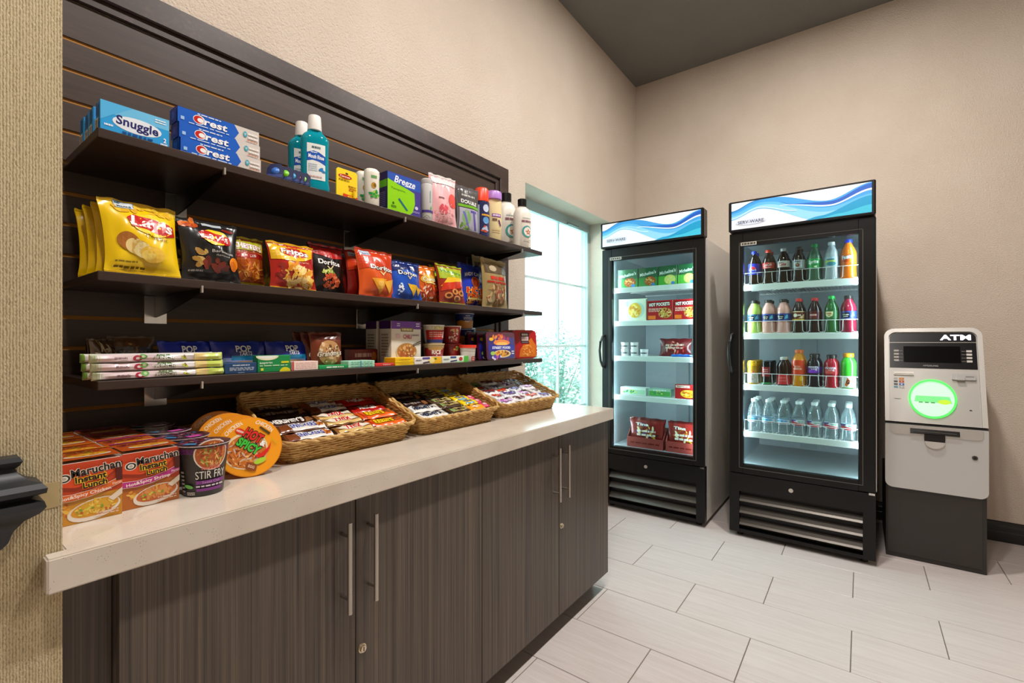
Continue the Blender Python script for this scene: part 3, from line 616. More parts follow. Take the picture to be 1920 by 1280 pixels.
for k, (px, py, Y) in enumerate(((979, 374, YI + .035), (949, 363, YI + .135))):
    s_ = (sz(px, py, Y) - Z1) / .109
    bottle('lotion_bottle', ['white round-shouldered bottle with black cap at the shelf end', 'white round-shouldered bottle with black cap second from the shelf end'][k], 'bottle', (sx(px, Y), Y, Z1), bp2, C('#e4dccf', .35), [(.0088, .0925), (.0098, .093), (.0098, .108), (.0085, .109), (.001, .109)], M_BLACK, None, None, f_body, .0198, -.6, 1.02, .84, 22, 'white bottles with black caps', k=s_)

# ------------------------------------------------------------------ middle shelf: chip bags
YC = SF + 0.045
def meals(p, w, h, u=-.23, v=.91): p.rect(w*(u-.125), h*(v-.055), w*(u+.125), h*(v+.055), '#3a5a6a'); p.rect(w*(u-.115), h*(v-.045), w*(u+.115), h*(v+.045), '#c9d4dc'); p.text('MEALS', w*u, h*(v-.015), w*.17, h*.032, '#22344a', .03)
def lays(p, w, h, cu, cv, k=1.0):
    p.ell(w*cu, h*cv, w*.26*k, h*.15*k, '#f7d21a'); p.poly([(w*(cu-.31*k), h*(cv+.06*k)), (w*(cu-.22*k), h*(cv+.115*k)), (w*(cu+.05*k), h*(cv+.08*k)), (w*(cu+.29*k), h*(cv+.04*k)), (w*(cu+.31*k), h*(cv-.08*k)), (w*(cu+.18*k), h*(cv-.125*k)), (w*(cu-.05*k), h*(cv-.085*k)), (w*(cu-.27*k), h*(cv-.05*k))], '#c4201c')
    p.text("Lay's", w*cu, h*(cv-.005), w*.54*k, h*.185*k, '#f8f4ee', .025, -.09, .1)
def f_lays(p, w, h):
    p.blobs(0, h*.87, w*.44, h*.05, 22, ['#eec33a', '#e0ad2a'], w*.06, 5, .7); meals(p, w, h, -.2, .92); lays(p, w, h, .12, .66, 1.1); p.text('Classic', w*.16, h*.485, w*.34, h*.05, '#6a5a10', 0, -.05)
    p.ell(-w*.24, h*.40, w*.13, h*.12, '#a8672a', .6); p.ell(-w*.16, h*.34, w*.11, h*.10, '#e9cf8a', .6); p.ell(-w*.10, h*.31, w*.11, h*.10, '#d9b460', .6); p.ell(-w*.06, h*.29, w*.11, h*.10, '#f0dc9a', .6); p.ell(w*.08, h*.25, w*.17, h*.10, '#eec044', -.1); p.ell(w*.02, h*.24, w*.1, h*.06, '#f6d66a', .2); p.bars(-w*.4, h*.13, -w*.12, h*.15, 1, '#8a7410'); p.bars(-w*.4, h*.07, -.0, h*.09, 1, '#8a7410', 4)
loc, w, h = onshelf(205, 338, 178, 371, SF + .03, Z2, .30, .17)
LAYW, LAYH = w * 1.10, h
bag('chip_bag', 'bright yellow potato chip bag standing foremost in its row', LAYW, h, .055, '#f3c90c', (loc[0] - .002, SF + .034, Z2 + .001), f_lays, .24, .05, 1, 'yellow chip bags', '#d9b010', top=1.04)
for k in range(3):
    bag('chip_bag', 'bright yellow potato chip bag, ' + ['second', 'third', 'rearmost'][k] + ' in its row', LAYW, h * (.97 - .01 * k), .040, '#e9bd0a', (loc[0] - .004 - .006 * k, SF + .092 + .045 * k, Z2 + .001), f_lays, .22 - .02 * k, .04, 4 + k, 'yellow chip bags', '#d9b010')
def f_bbq(p, w, h):
    p.blobs(-w*.28, h*.9, w*.14, h*.05, 4, ['#d8702a', '#b84a1c'], w*.1, 3); p.ell(w*.3, h*.86, w*.12, h*.03, '#7a1f14'); p.rect(-w*.12, h*.90, w*.2, h*.95, '#b9c2c8'); p.text('MEALS', w*.04, h*.925, w*.22, h*.026, '#22344a', .02)
    lays(p, w, h, .05, .70, .92); p.text('Barbecue', w*.15, h*.46, w*.4, h*.045, '#cfcac2', 0, -.04); p.text('flavored', w*.14, h*.40, w*.26, h*.03, '#a9a49c')
    p.blobs(-w*.2, h*.36, w*.12, h*.15, 8, ['#c9a45a', '#a8803a'], w*.07, 7); p.blobs(0, h*.25, w*.22, h*.06, 8, ['#5a1c14', '#7a2a1a'], w*.09, 2); p.ell(w*.36, h*.31, w*.10, h*.10, '#ee8a1a', -.5); p.ell(w*.34, h*.26, w*.07, h*.08, '#d8701a'); p.bars(-w*.42, h*.13, -w*.2, h*.155, 1, '#9a9590')
loc, w, h = onshelf(340, 450, 330, 404, SF + .03, Z2, .2, .16)
bag('chip_bag', 'black barbecue potato chip bag with round yellow logo', w * 1.05, h, .055, '#1f1d1c', (loc[0] + .007, SF + .046, Z2 + .001), f_bbq, .18, .03, 6, None, '#141312', top=1.02)
bag('chip_bag', 'black chip bag hidden behind the barbecue chip bag', w * 1.05, h * .98, .04, '#1f1d1c', (loc[0] - .012, SF + .10, Z2 + .001), f_bbq, .18, .03, 9, None, '#141312')
def f_chester(p, w, h):
    p.rect(-w*.46, h*.72, w*.46, h*.93, '#a9a51e'); p.rect(-w*.46, h*.06, w*.46, h*.62, '#b5541c'); p.text("CHESTER'S", 0, h*.80, w*.8, h*.12, '#f0ece6', .03, -.1, 0, '#a8201c'); p.rect(-w*.46, h*.56, w*.46, h*.66, '#b0201a'); p.text('FRIES', -w*.05, h*.61, w*.42, h*.05, '#f2e6d8', .03)
    p.blobs(0, h*.30, w*.38, h*.20, 46, ['#e08a2c', '#c8641c', '#eaa544'], w*.10, 4, .22); p.rect(-w*.46, h*.045, w*.46, h*.09, '#d9c81a')
loc, w, h = onshelf(432, 496, 432, 441, SF + .085, Z2, .1)
bag('fries_bag', 'yellow and red hot fries snack bag', w * 1.05, h, .045, '#a34a1e', loc, f_chester, .1, .06, 3, None, '#b9b01e')
bag('chip_bag', 'dark yellow corn chip bag mostly hidden beside the hot fries bag', w * .9, h * .95, .04, '#8a6a1a', (sx(497, 1.44), 1.44, Z2 + .001), None, .12, .0, 8)
def f_fritos(p, w, h):
    p.poly([(-w*.48, h*.6), (-w*.1, h*.56), (w*.2, h*.6), (w*.44, h*.72), (w*.47, h*.94), (-w*.48, h*.94)], '#f0bd1e'); p.ell(0, h*.77, w*.31, h*.11, '#b5251c', -.05); p.text('Fritos', w*.01, h*.78, w*.58, h*.13, '#f6f2ea', .03, -.07, .12, '#6a1414'); p.text('The Original', w*.08, h*.555, w*.4, h*.035, '#f0d9b0')
    p.blobs(w*.06, h*.27, w*.36, h*.24, 60, ['#f5b53a', '#f9cf5e', '#e8942a', '#fbd98a'], w*.095, 6, .4); p.blobs(-w*.3, h*.3, w*.1, h*.2, 8, ['#7a1a14', '#9a2a1c'], w*.06, 3)
loc, w, h = onshelf(512, 592, 502, 451, SF + .03, Z2, .16)
bag('corn_chip_bag', 'red and yellow corn chip bag with heaped chips pictured', w * 1.1, h, .055, '#b8241c', (loc[0], SF + .036, Z2 + .001), f_fritos, .16, .03, 2, None, '#e8b41c', top=1.03)
def doritos(p, w, h, cu, cv, k=1.0, col='#f3f1ec'): p.text('Doritos', w*cu, h*cv, w*.62*k, h*.10, col, .03, -.06, 0, '#1a1414', .05); p.poly([(w*(cu-.08), h*(cv-.07)), (w*(cu+.0), h*(cv-.16)), (w*(cu+.10), h*(cv-.06)), (w*(cu+.06), h*(cv-.06)), (w*cu, h*(cv-.12)), (w*(cu-.05), h*(cv-.07))], '#e8d4a0')
def f_dorblk(p, w, h):
    p.poly([(-w*.47, h*.8), (w*.1, h*.7), (w*.47, h*.76), (w*.47, h*.94), (-w*.47, h*.94)], '#b3201c'); doritos(p, w, h, -.02, .62); p.blobs(0, h*.42, w*.28, h*.05, 16, ['#a9bf4a', '#7f9a3a', '#d0d47a'], w*.05, 3); p.blobs(0, h*.24, w*.24, h*.14, 34, ['#c8502a', '#e07a4a', '#a83a1c'], w*.07, 5)
loc, w, h = onshelf(585, 645, 582, 455, SF + .085, Z2, .12)
bag('tortilla_chip_bag', 'black and dark red tortilla chip bag beside the corn chips', w * 1.12, h, .045, '#1c1412', loc, f_dorblk, .12, .05, 4, None, '#a81f1c')
def f_dorred(p, w, h):
    p.poly([(-w*.48, h*.55), (-w*.1, h*.62), (w*.48, h*.5), (w*.48, h*.94), (-w*.48, h*.94)], '#c93c16'); p.rect(-w*.42, h*.86, -w*.16, h*.95, '#b9c6d4'); p.bars(-w*.4, h*.88, -w*.18, h*.93, 2, '#2f4a7a'); doritos(p, w, h, .08, .60, 1.05)
    p.poly([(-w*.26, h*.36), (w*.2, h*.38), (w*.02, h*.06)], '#f0a425'); p.poly([(w*.12, h*.32), (w*.44, h*.40), (w*.30, h*.08)], '#f3b23a'); p.poly([(-w*.14, h*.32), (w*.1, h*.33), (w*.02, h*.16)], '#f7c158')
loc, w, h = onshelf(676, 738, 668, 464, SF + .035, Z2, .14)
DW, DH = w * 1.12, h
bag('tortilla_chip_bag', 'orange-red tortilla chip bag with two big triangle chips, foremost in its row', DW, h, .05, '#d8551a', loc, f_dorred, .14, .04, 3, 'red tortilla chip bags', '#b8321a', top=1.03)
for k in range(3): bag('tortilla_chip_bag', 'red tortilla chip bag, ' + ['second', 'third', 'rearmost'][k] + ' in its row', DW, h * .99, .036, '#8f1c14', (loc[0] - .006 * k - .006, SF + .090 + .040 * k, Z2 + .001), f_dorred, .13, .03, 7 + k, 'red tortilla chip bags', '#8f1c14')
def f_dorblu(p, w, h):
    p.poly([(-w*.48, h*.7), (0, h*.78), (w*.48, h*.7), (w*.48, h*.94), (-w*.48, h*.94)], '#16245e'); doritos(p, w, h, -.0, .66, 1.05); p.poly([(-w*.08, h*.40), (w*.26, h*.36), (w*.16, h*.10)], '#f2c02a'); p.poly([(w*.2, h*.36), (w*.42, h*.28), (w*.32, h*.12)], '#e8ae24'); p.blobs(-w*.26, h*.24, w*.10, h*.16, 14, ['#bcd4ee', '#e9f2fa'], w*.035, 3)
loc, w, h = onshelf(738, 788, 731, 486, SF + .038, Z2, .14)
bag('tortilla_chip_bag', 'bright blue tortilla chip bag with yellow triangle chips', w * 1.15, h, .045, '#1d4fb4', loc, f_dorblu, .14, .02, 5, None, '#15265e')
def f_cheetos(p, w, h):
    p.rect(-w*.46, h*.70, w*.46, h*.93, '#d9741a'); p.ell(w*.08, h*.62, w*.34, h*.13, '#e8b63a', .1); p.text('Cheetos', w*.1, h*.62, w*.6, h*.12, '#f5eec9', .03, .08, 0, '#3a3014'); p.blobs(0, h*.26, w*.38, h*.20, 44, ['#c8401c', '#e2622a', '#f0d0b0', '#b02a16'], w*.085, 4, .35); p.bars(-w*.05, h*.50, w*.4, h*.53, 1, '#f3dca0')
loc, w, h = onshelf(776, 818, 773, 495, SF + .062, Z2, .12)
bag('cheese_puff_bag', 'orange cheese puff bag beside the blue tortilla chips', w * 1.15, h, .045, '#c9591a', loc, f_cheetos, .12, .04, 6, None, '#d9741a')
def f_funyun(p, w, h):
    p.rect(-w*.46, h*.62, w*.46, h*.93, '#9fb01e'); p.text('Funyuns', w*.02, h*.80, w*.78, h*.13, '#3f8a2a', .04, -.06, 0, '#c9d44a'); p.poly([(-w*.46, h*.42), (w*.46, h*.56), (w*.46, h*.68), (-w*.2, h*.66)], '#e8b81e'); p.poly([(-w*.46, h*.30), (w*.46, h*.44), (w*.46, h*.6), (-w*.4, h*.5)], '#c8321a')
    for cu, cv in ((-.22, .2), (.12, .14), (.3, .28), (.02, .3)): p.ell(w*cu, h*cv, w*.14, h*.075, '#d98a4a'); p.ell(w*cu, h*cv, w*.075, h*.038, '#5a2a14')
loc, w, h = onshelf(828, 868, 818, 494, SF + .035, Z2, .16)
for k in range(2): bag('onion_ring_bag', ['lime green onion ring snack bag in front of its twin', 'lime green onion ring snack bag behind its twin'][k], w * 1.25, h, .04, '#8f2a16', (loc[0] + .010 * k, loc[1] + .046 * k, loc[2]), f_funyun, .16, .03, 4 + k, 'onion ring snack bags', '#a9b51e')
def f_andy(p, w, h):
    p.text("ANDY CAPP'S", 0, h*.72, w*.74, h*.09, '#e8eaf4', .04, 0, 0, '#16206a', .05, .5); p.ell(0, h*.57, w*.17, h*.13, '#c9622a'); p.ell(0, h*.57, w*.13, h*.10, '#8f3418'); p.text('HOT', 0, h*.38, w*.7, h*.13, '#d8381c', .05, 0, 0, '#f2c43a'); p.text('FRIES', 0, h*.26, w*.62, h*.09, '#c8321a', .05, 0, 0, '#f0b62a'); p.blobs(0, h*.13, w*.4, h*.06, 26, ['#d8a04a', '#c8742a'], w*.08, 5, .25); p.rect(-w*.3, h*.175, w*.34, h*.21, '#e8d07a')
loc, w, h = onshelf(866, 908, 864, 492, SF + .105, Z2, .10)
bag('fries_bag', 'royal blue hot fries snack bag with arched lettering', w * 1.2, h, .045, '#1f36b0', loc, f_andy, .1, .06, 3, None, '#16206a')
def f_pork(p, w, h):
    p.rect(-w*.44, h*.70, w*.44, h*.88, '#5a4a34'); p.ell(-w*.14, h*.80, w*.13, h*.06, '#b9a888'); p.bars(-w*.28, h*.57, w*.3, h*.64, 1, '#c8321f', 5); p.rect(-w*.4, h*.50, w*.42, h*.54, '#a8281c'); p.blobs(0, h*.28, w*.38, h*.2, 56, ['#b08a5a', '#8a5a34', '#c9a878', '#9a4a34'], w*.07, 8, .45)
for k, (a, b, tx, tyy, Y) in enumerate(((906, 949, 904, 482, SF + .055), (890, 925, 888, 478, SF + .16))):
    loc, w, h = onshelf(a, b, tx, tyy, Y, Z2, .05)
    bag('pork_rind_bag', ['tall tan snack bag with red wording at the shelf end', 'tall tan snack bag half hidden behind its twin at the shelf end'][k], w * 1.15, h, .05, '#9a8454', loc, f_pork, .05, .04, 3 + k, 'tall tan snack bags', '#a89464')
# ------------------------------------------------------------------ lower shelf: sweets, remedies, noodle meals
def barpack(name, label, cat, L, W, T, col, loc, front=None, rot=(0, 0, 0), seed=1, group=None, endcol=None, crimp=0.10, nu=20, nv=10, full=0.55):
    """flow-wrapped bar lying flat: long in x, printed face up (+z), crimped at both ends"""
    t = thing(name, label, cat, loc, 0, group, rot)
    def fn(u, v, d, sg=1):
        s = max(-1, min(1, 2 * u / L)); r = max(-1, min(1, 2 * v / W)); q = max(0.0, (1 - abs(s)) / crimp)
        I = min(1.0, q) ** 0.5 if q < 1 else 1.0; pr = max(0.0, 1 - abs(r) ** 3) ** full
        wr = 0.0008 * math.sin(8 * s + 3 * r + seed) + 0.0005 * math.sin(3 * r - 11 * s + 2 * seed)
        wd = 1 + 0.05 * (1 - I) - 0.02 * I
        return (u, v * wd, T / 2 + sg * (T / 2 * I * pr + 0.0006 + d) + wr * (0.4 + I) * (1 if sg > 0 else 0.2))
    g = G(); g.grid(lambda a, b: fn((a - .5) * L, (b - .5) * W, 0), nu, nv); g.grid(lambda a, b: fn((a - .5) * L, (b - .5) * W, 0, -1), nu, nv, flip=True)
    g.build('wrapper', F(col) if isinstance(col, str) else col, t, 80)
    if endcol:
        for s0 in (-1, 1): G().grid(lambda a, b: fn(s0 * L * (.5 - crimp * .28 * a), (b - .5) * W, 0.0005 + .0004 * (round(a * 6) % 2)), 6, nv).build('crimped_end', F(endcol), t, 0)
    if front: p = P(fn, 0.006, 0.0013, 0.0001); front(p, L, W); p.build(t)
    return t
FACE = PI / 2
def f_punch(p, L, W):
    p.rect(-L*.46, -W*.46, -L*.02, W*.46, '#e6d3d6'); p.rect(L*.24, -W*.46, L*.34, W*.46, '#f0d890'); p.rect(L*.34, -W*.46, L*.49, W*.46, '#cfe06a'); p.rect(-L*.495, -W*.46, -L*.44, W*.46, '#c9d8b8')
    p.ell(-L*.19, -W*.04, L*.034, W*.38, '#b03048'); p.ell(-L*.19, -W*.04, L*.014, W*.16, '#f0d6d8'); p.ell(-L*.155, W*.14, L*.030, W*.32, '#6fae5a'); p.ell(-L*.152, W*.16, L*.014, W*.16, '#c9e0b0')
    p.text('SOUR', 0, W*.27, L*.11, W*.26, '#3f7a26', .04); p.text('PUNCH', 0, -W*.10, L*.15, W*.46, '#f2f6ea', .04, 0, 0, '#4a5a30', .06, .2); p.blobs(L*.15, 0, L*.026, W*.34, 10, ['#a8bf2a', '#8a4a2a', '#c9d23a'], L*.012, 4); p.bars(-L*.35, -W*.16, -L*.26, W*.10, 2, '#8a6a72', 5)
xa, xb = sx(172, SF + .02), sx(420, SF + .02); L = xb - xa; hs = (sz(172, 664, SF + .02) - Z3) / 3
for r_ in range(2):
    for k in range(3):
        barpack('straw_candy_pack', ['bottom', 'middle', 'top'][k] + ' pack of sour candy straws in the ' + ['front', 'rear'][r_] + ' stack of three', 'candy pack', L, hs * .98, .034, '#ece6e2',
                ((xa + xb) / 2 + (.0, -.002, -.004)[k] - .006 * r_, SF + .042 + .042 * r_, Z3 + hs * (k + .5)), f_punch if r_ == 0 else None, (FACE, 0, 0), k + 3 * r_, 'stacked candy straw packs', '#dfe8c0' if r_ == 0 else '#7fae4a', .08, 26, 8, .35)
# clear-wrapped pastries at the back
def f_past(p, w, h): p.blobs(0, h*.5, w*.42, h*.36, 40, ['#6a4526', '#8a5f36', '#a87c48', '#4f3420'], w*.07, 3, .6); p.rect(-w*.4, h*.42, w*.42, h*.72, '#4c4c58'); p.bars(-w*.3, h*.5, w*.3, h*.62, 2, '#77757f', 3)
xc, w = span(200, 290, 1.45); h = sz(290, 630, 1.45) - Z3
bag('pastry_pack', 'clear-wrapped brown pastry pack standing behind the candy straws', w, h * .98, .035, '#5a4028', (xc, 1.45, Z3 + .001), f_past, .05, 0, 4, None, '#6f665c', 'pastry')
def f_jerk(p, w, h): p.blobs(0, h*.5, w*.4, h*.42, 40, ['#7a5a34', '#9a8058', '#54402a', '#b8a684'], h*.14, 6, .25)
for k in range(2):
    bag('meat_stick_pack', ['upright clear pack of brown meat sticks at the shelf end', 'clear pack of brown meat sticks behind its twin at the shelf end'][k], .10, .088, .030, '#4f3c28', (.302 + .004 * k, 1.395 + .045 * k, Z3 + .001), f_jerk, .03, .9, 2 + k, 'meat stick packs', '#5f554a', 'pack')
def f_tart(p, w, h):
    p.poly([(-w*.4, h*.06), (w*.4, h*.06), (w*.32, h*.44), (-w*.34, h*.44)], '#8a9ac8'); p.rect(-w*.2, h*.36, w*.36, h*.52, '#1f7fae'); p.ell(w*.05, h*.2, w*.3, h*.13, '#c9986a'); p.blobs(w*.05, h*.2, w*.24, h*.09, 12, ['#e2c0b0', '#b85a5a'], w*.05, 4)
    p.text('POP', w*.03, h*.74, w*.28, h*.22, '#eef2f8', .03, 0, 0, '#0f1f6a', .06); p.text('TARTS', w*.06, h*.58, w*.24, h*.14, '#dfe6f2', .03)
for k, (a, b, q) in enumerate(((298, 398, 640), (397, 500, 640), (499, 582, 640))):
    Y = 1.385 - .006 * k; xc, w = span(a, b, Y); h = sz(a, q, Y) - Z3
    bag('toaster_pastry_pack', ['blue toaster pastry pouch half hidden behind the candy straws', 'blue toaster pastry pouch behind the navy remedy box', 'blue toaster pastry pouch with pink pastry picture beside the cookies'][k], w * 1.06, h, .028, '#1c2fa0', (xc, Y, Z3 + .001), f_tart, .06, .0, 3 + k, 'blue toaster pastry pouches', '#16267e', 'pastry')
# small remedy boxes along the front edge
Yr = SF + .012
def remedy(label, pl, pr, pt, col, front, dpt=.04, z=Z3, Y=Yr, tp=None, left=None):
    xc, w = span(pl, pr, Y); h = sz((pl + pr) / 2, pt, Y) - z
    return carton('remedy_box', label, 'box', w - .001, dpt, h, (xc, Y, z), 0, col, front, left, tp, 'small boxes along the lower shelf edge')
def fr_navy(p, w, h): p.rect(-w*.28, h*.70, w*.28, h*.86, '#3f6a9a'); p.bars(-w*.26, h*.73, w*.26, h*.83, 2, '#dfe6ee'); p.bars(-w*.36, h*.30, w*.40, h*.58, 3, '#b9c6d8', 4); p.bars(-w*.1, h*.08, w*.1, h*.13, 1, '#9fb2cc', 2)
remedy('navy blue remedy box with white wording beside the candy straws', 421, 482, 680, '#1d4470', fr_navy)
def fr_green(p, w, h):
    p.ell(-w*.22, h*.98, w*.34, h*.27, '#e6e8b8', 0, 20, PI, 2 * PI); p.ell(-w*.22, h*.99, w*.29, h*.20, '#f0f2e8', 0, 20, PI, 2 * PI); p.text('aspirin', -w*.26, h*.55, w*.38, h*.16, '#dff0dc', .02); p.bars(-w*.45, h*.36, w*.4, h*.43, 1, '#a8d8a8'); p.rect(w*.2, h*.52, w*.44, h*.64, '#d4d01e'); p.rect(-w*.42, h*.1, -w*.34, h*.25, '#e0e04a'); p.ell(w*.32, 0.0004, w*.17, h*.26, '#e0d41c', 0, 16, 0, PI)
remedy('bright green aspirin box standing taller than its neighbours', 483, 545, 666, '#118a48', fr_green, .03)
def fr_pink(p, w, h): p.rect(-w*.42, h*.06, w*.48, h*.94, '#f0d9cf'); p.rect(-w*.5, 0.0004, -w*.43, h, '#c8524e'); p.bars(-w*.36, h*.2, w*.42, h*.85, 4, '#e2b4aa', 3)
remedy('pale pink remedy box with red end beside the aspirin box', 547, 597, 677, '#eac9bf', fr_pink)
def fr_gthin(p, w, h): p.bars(-w*.25, h*.3, w*.35, h*.7, 1, '#d8ecd8', 2)
remedy('thin flat green remedy box lying beside the pink one', 598, 652, 684.5, '#189a52', fr_gthin, .06)
def fr_mint(p, w, h): p.bars(-w*.4, h*.2, w*.4, h*.8, 2, '#6fb89a', 3); p.rect(-w*.06, 0.0004, -w*.03, h, '#3f7fae')
t = remedy('pale mint remedy box, lower of two stacked', 653, 703, 684, '#a9dcc2', fr_mint, .06)
zl = sz(678, 684, Yr); remedy('pale mint remedy box, upper of two stacked', 653, 703, 676, '#a9dcc2', fr_mint, .06, zl)
def fr_red(p, w, h): p.text('Tylenol', w*.08, h*.5, w*.42, h*.5, '#f4e0dc', .03)
remedy('thin flat red remedy box beside the mint boxes', 704, 740, 681, '#d3302c', fr_red, .05)
def fr_yel(p, w, h): p.rect(-w*.5, h*.02, w*.5, h*.4, '#f4d01c'); p.bars(-w*.3, h*.5, w*.3, h*.62, 1, '#b98a10'); p.bars(-w*.2, h*.15, w*.2, h*.25, 1, '#e8a018', 4)
remedy('yellow remedy box, lower of two stacked', 741, 776, 679, '#f0c015', fr_yel, .06)
zl = sz(758, 679, Yr); remedy('yellow remedy box, upper of two stacked', 741, 776, 670, '#f0c015', fr_yel, .06, zl)
def fr_wy(p, w, h): p.rect(w*.1, 0.0004, w*.5, h, '#f0b822'); p.ell(w*.12, h*.5, w*.12, h*.42, '#f6e08a'); p.rect(-w*.22, h*.68, w*.05, h*.98, '#5a4a9a'); p.poly([(-w*.2, h*.10), (w*.04, h*.22), (w*.04, h*.40), (-w*.2, h*.26)], '#3a3450'); p.bars(-w*.46, h*.5, -w*.26, h*.65, 1, '#7a7a88'); p.ell(w*.26, h*.72, w*.05, h*.12, '#5f7a1c')
remedy('white and yellow remedy box with violet tab', 777, 828, 669, '#ece6dc', fr_wy, .045)
def fr_wg(p, w, h): p.rect(w*.32, 0.0004, w*.5, h, '#4fb83c'); p.ell(w*.2, h*.55, w*.07, h*.3, '#b8342c'); p.rect(-w*.2, h*.70, w*.02, h*.98, '#2f4a8a'); p.poly([(-w*.2, h*.14), (w*.05, h*.26), (w*.05, h*.44), (-w*.2, h*.30)], '#2f3a6a'); p.rect(w*.02, 0.0004, w*.3, h*.2, '#a8d89a'); p.bars(-w*.46, h*.5, -w*.26, h*.65, 1, '#7a8a88')
remedy('white and green remedy box with small red fruit', 829, 878, 667.5, '#e6ece2', fr_wg, .045)
# cookies, red box, chili
def f_cook(p, w, h): p.rect(-w*.46, h*.8, w*.46, h*.93, '#5a2418'); p.ell(w*.05, h*.42, w*.36, h*.34, '#b88a58'); p.blobs(w*.05, h*.42, w*.32, h*.30, 34, ['#d8b48a', '#8a5a34', '#e2cfae', '#6a3f22'], w*.06, 6, .7); p.text("Grandma's", w*.06, h*.40, w*.8, h*.15, '#f0e6d2', .02, .08, .2, '#5a2a1a')
loc, w, h = onshelf(588, 637, 590, 622, 1.335, Z3, .12, .09)
for k in range(3): bag('cookie_bag', ['brown cookie pouch, foremost of three', 'brown cookie pouch, middle of three', 'brown cookie pouch, rearmost of three'][k], w * 1.18, h, .03, '#6f3018', (loc[0] - .010 * k, loc[1] + .030 * k, loc[2]), f_cook, .12, -.12, 2 + k, 'brown cookie pouches', '#54220f', 'cookies')
def fr_dred(p, w, h): p.bars(-w*.2, h*.5, w*.3, h*.75, 1, '#d8b0a4'); p.bars(-w*.3, h*.2, w*.3, h*.35, 1, '#c8786a', 3); p.ell(w*.38, h*.5, w*.08, h*.32, '#c8702a'); p.rect(-w*.5, 0.0004, -w*.38, h, '#5a1418')
Yd = 1.42; xc, w = span(646, 708, Yd); carton('snack_box', 'flat dark red snack box lying behind the mint boxes', 'box', w, .06, sz(646, 655, Yd) - Z3, (xc, Yd, Z3), 0, '#7a1c1e', fr_dred)
def f_chili(p, w, h):
    p.rect(-w/2, h*.82, w/2, h, '#6a3496'); p.rect(-w*.2, h*.76, w*.22, h*.85, '#7a6a3a'); p.bars(-w*.16, h*.78, w*.18, h*.83, 1, '#d8cf9a'); p.rect(-w*.36, h*.60, -w*.22, h*.70, '#d8b4c0'); p.text('CHILI', w*.02, h*.64, w*.28, h*.10, '#c0486a', .03); p.bars(w*.18, h*.66, w*.42, h*.69, 1, '#8a7a7a')
    p.ell(0, h*.28, w*.36, h*.22, '#cfc0a4'); p.ell(0, h*.30, w*.33, h*.19, '#a8743a'); p.blobs(0, h*.30, w*.28, h*.15, 60, ['#c9924a', '#8a5a2c', '#b0502c', '#dcae6a'], w*.04, 3, .6); p.poly([(w*.2, h*.46), (w*.5, h*.55), (w*.5, h*.53), (w*.2, h*.44)], '#4a3a2a'); p.poly([(w*.2, h*.43), (w*.5, h*.50), (w*.5, h*.48), (w*.2, h*.41)], '#4a3a2a'); p.bars(-w*.1, .001, w*.2, h*.03, 1, '#b85a6a')
    p.bars(-w*.34, h*.88, -w*.24, h*.95, 2, '#d8c6ec', 3); p.bars(w*.30, h*.88, w*.43, h*.96, 2, '#e2d4f0', 5)
Yk = 1.345; xc, w = span(733, 790, Yk); h = sz(733, 601, Yk) - Z3
def s_chili(p, w, h): p.rect(-w/2, h*.82, w/2, h, '#3f1f5e'); p.bars(-w*.3, h*.2, w*.3, h*.7, 8, '#8f8880', 4)
for k in range(2): carton('noodle_carton', ['white noodle carton with violet top and bowl picture', 'white noodle carton with violet top standing behind its twin'][k], 'box', w, .062, h, (xc - .004 * k, Yk + .078 * k, Z3), .03, '#d9d3c6', f_chili if k == 0 else None, s_chili, None, 'white and violet noodle cartons')
# cups
def cup(label, x, Y, z, r, h, col, front, lid='#e8e4da', group='stacked noodle and macaroni cups', taper=.82, lidt=.003, rz=-.6, lidr=1.05, body=None):
    t = thing('meal_cup', label, 'cup', (x, Y, z), rz, group); r0 = r * taper
    G().lathe([(r0 * .96, 0), (r0, .002), (r * .995, h - .004), (r, h - .003)], 26).build('cup_body', body or C(col, .4), t, 40)
    G().lathe([(r * .99, h - .0035), (r * lidr, h - .003), (r * lidr, h - .003 + lidt), (r * lidr * .97, h - .0025 + lidt), (.001, h - .0025 + lidt)], 26).build('lid', C(lid, .35) if isinstance(lid, str) else lid, t, 40)
    if front:
        def fn(u, v, l): a = u / r; q = r0 + (r - r0) * v / h + l; return (q * math.sin(a), -q * math.cos(a), v)
        p = P(fn, .007, .0007, .00012); front(p, r, h); p.build(t)
    return t
def fc_rice(p, r, h): p.rect(-r*1.2, h*.02, r*1.3, h*.78, '#8f1c1c'); p.ell(r*.1, h*.74, r*.8, h*.10, '#b58a4a'); p.text('RICE', r*.15, h*.56, r*.95, h*.22, '#f2e6dc', .03); p.text('A', r*.15, h*.40, r*.14, h*.08, '#f2e6dc', .03); p.text('RONI', r*.15, h*.24, r*.95, h*.19, '#e9dcd0', .03)
def fc_red(p, r, h): p.rect(-r*1.0, h*.04, r*1.3, h*.22, '#27346e'); p.rect(-r*1.0, h*.22, r*1.3, h*.72, '#a81e20'); p.blobs(r*.1, h*.84, r*.9, h*.09, 14, ['#d8c06a', '#8fae3a', '#e2d49a'], r*.16, 4); p.bars(-r*.6, h*.36, r*.9, h*.62, 3, '#d89a8a', 5); p.rect(r*.9, h*.3, r*1.15, h*.65, '#e8d8d0')
def fc_stew(p, r, h): p.rect(-r*1.2, h*.03, r*1.3, h*.95, '#9a1f1c'); p.ell(r*.2, h*.74, r*.5, h*.10, '#d8b06a'); p.blobs(r*.3, h*.45, r*.7, h*.34, 26, ['#d9c4b0', '#6a2a1c', '#e8ddd0', '#c8442c'], r*.16, 7, .5)
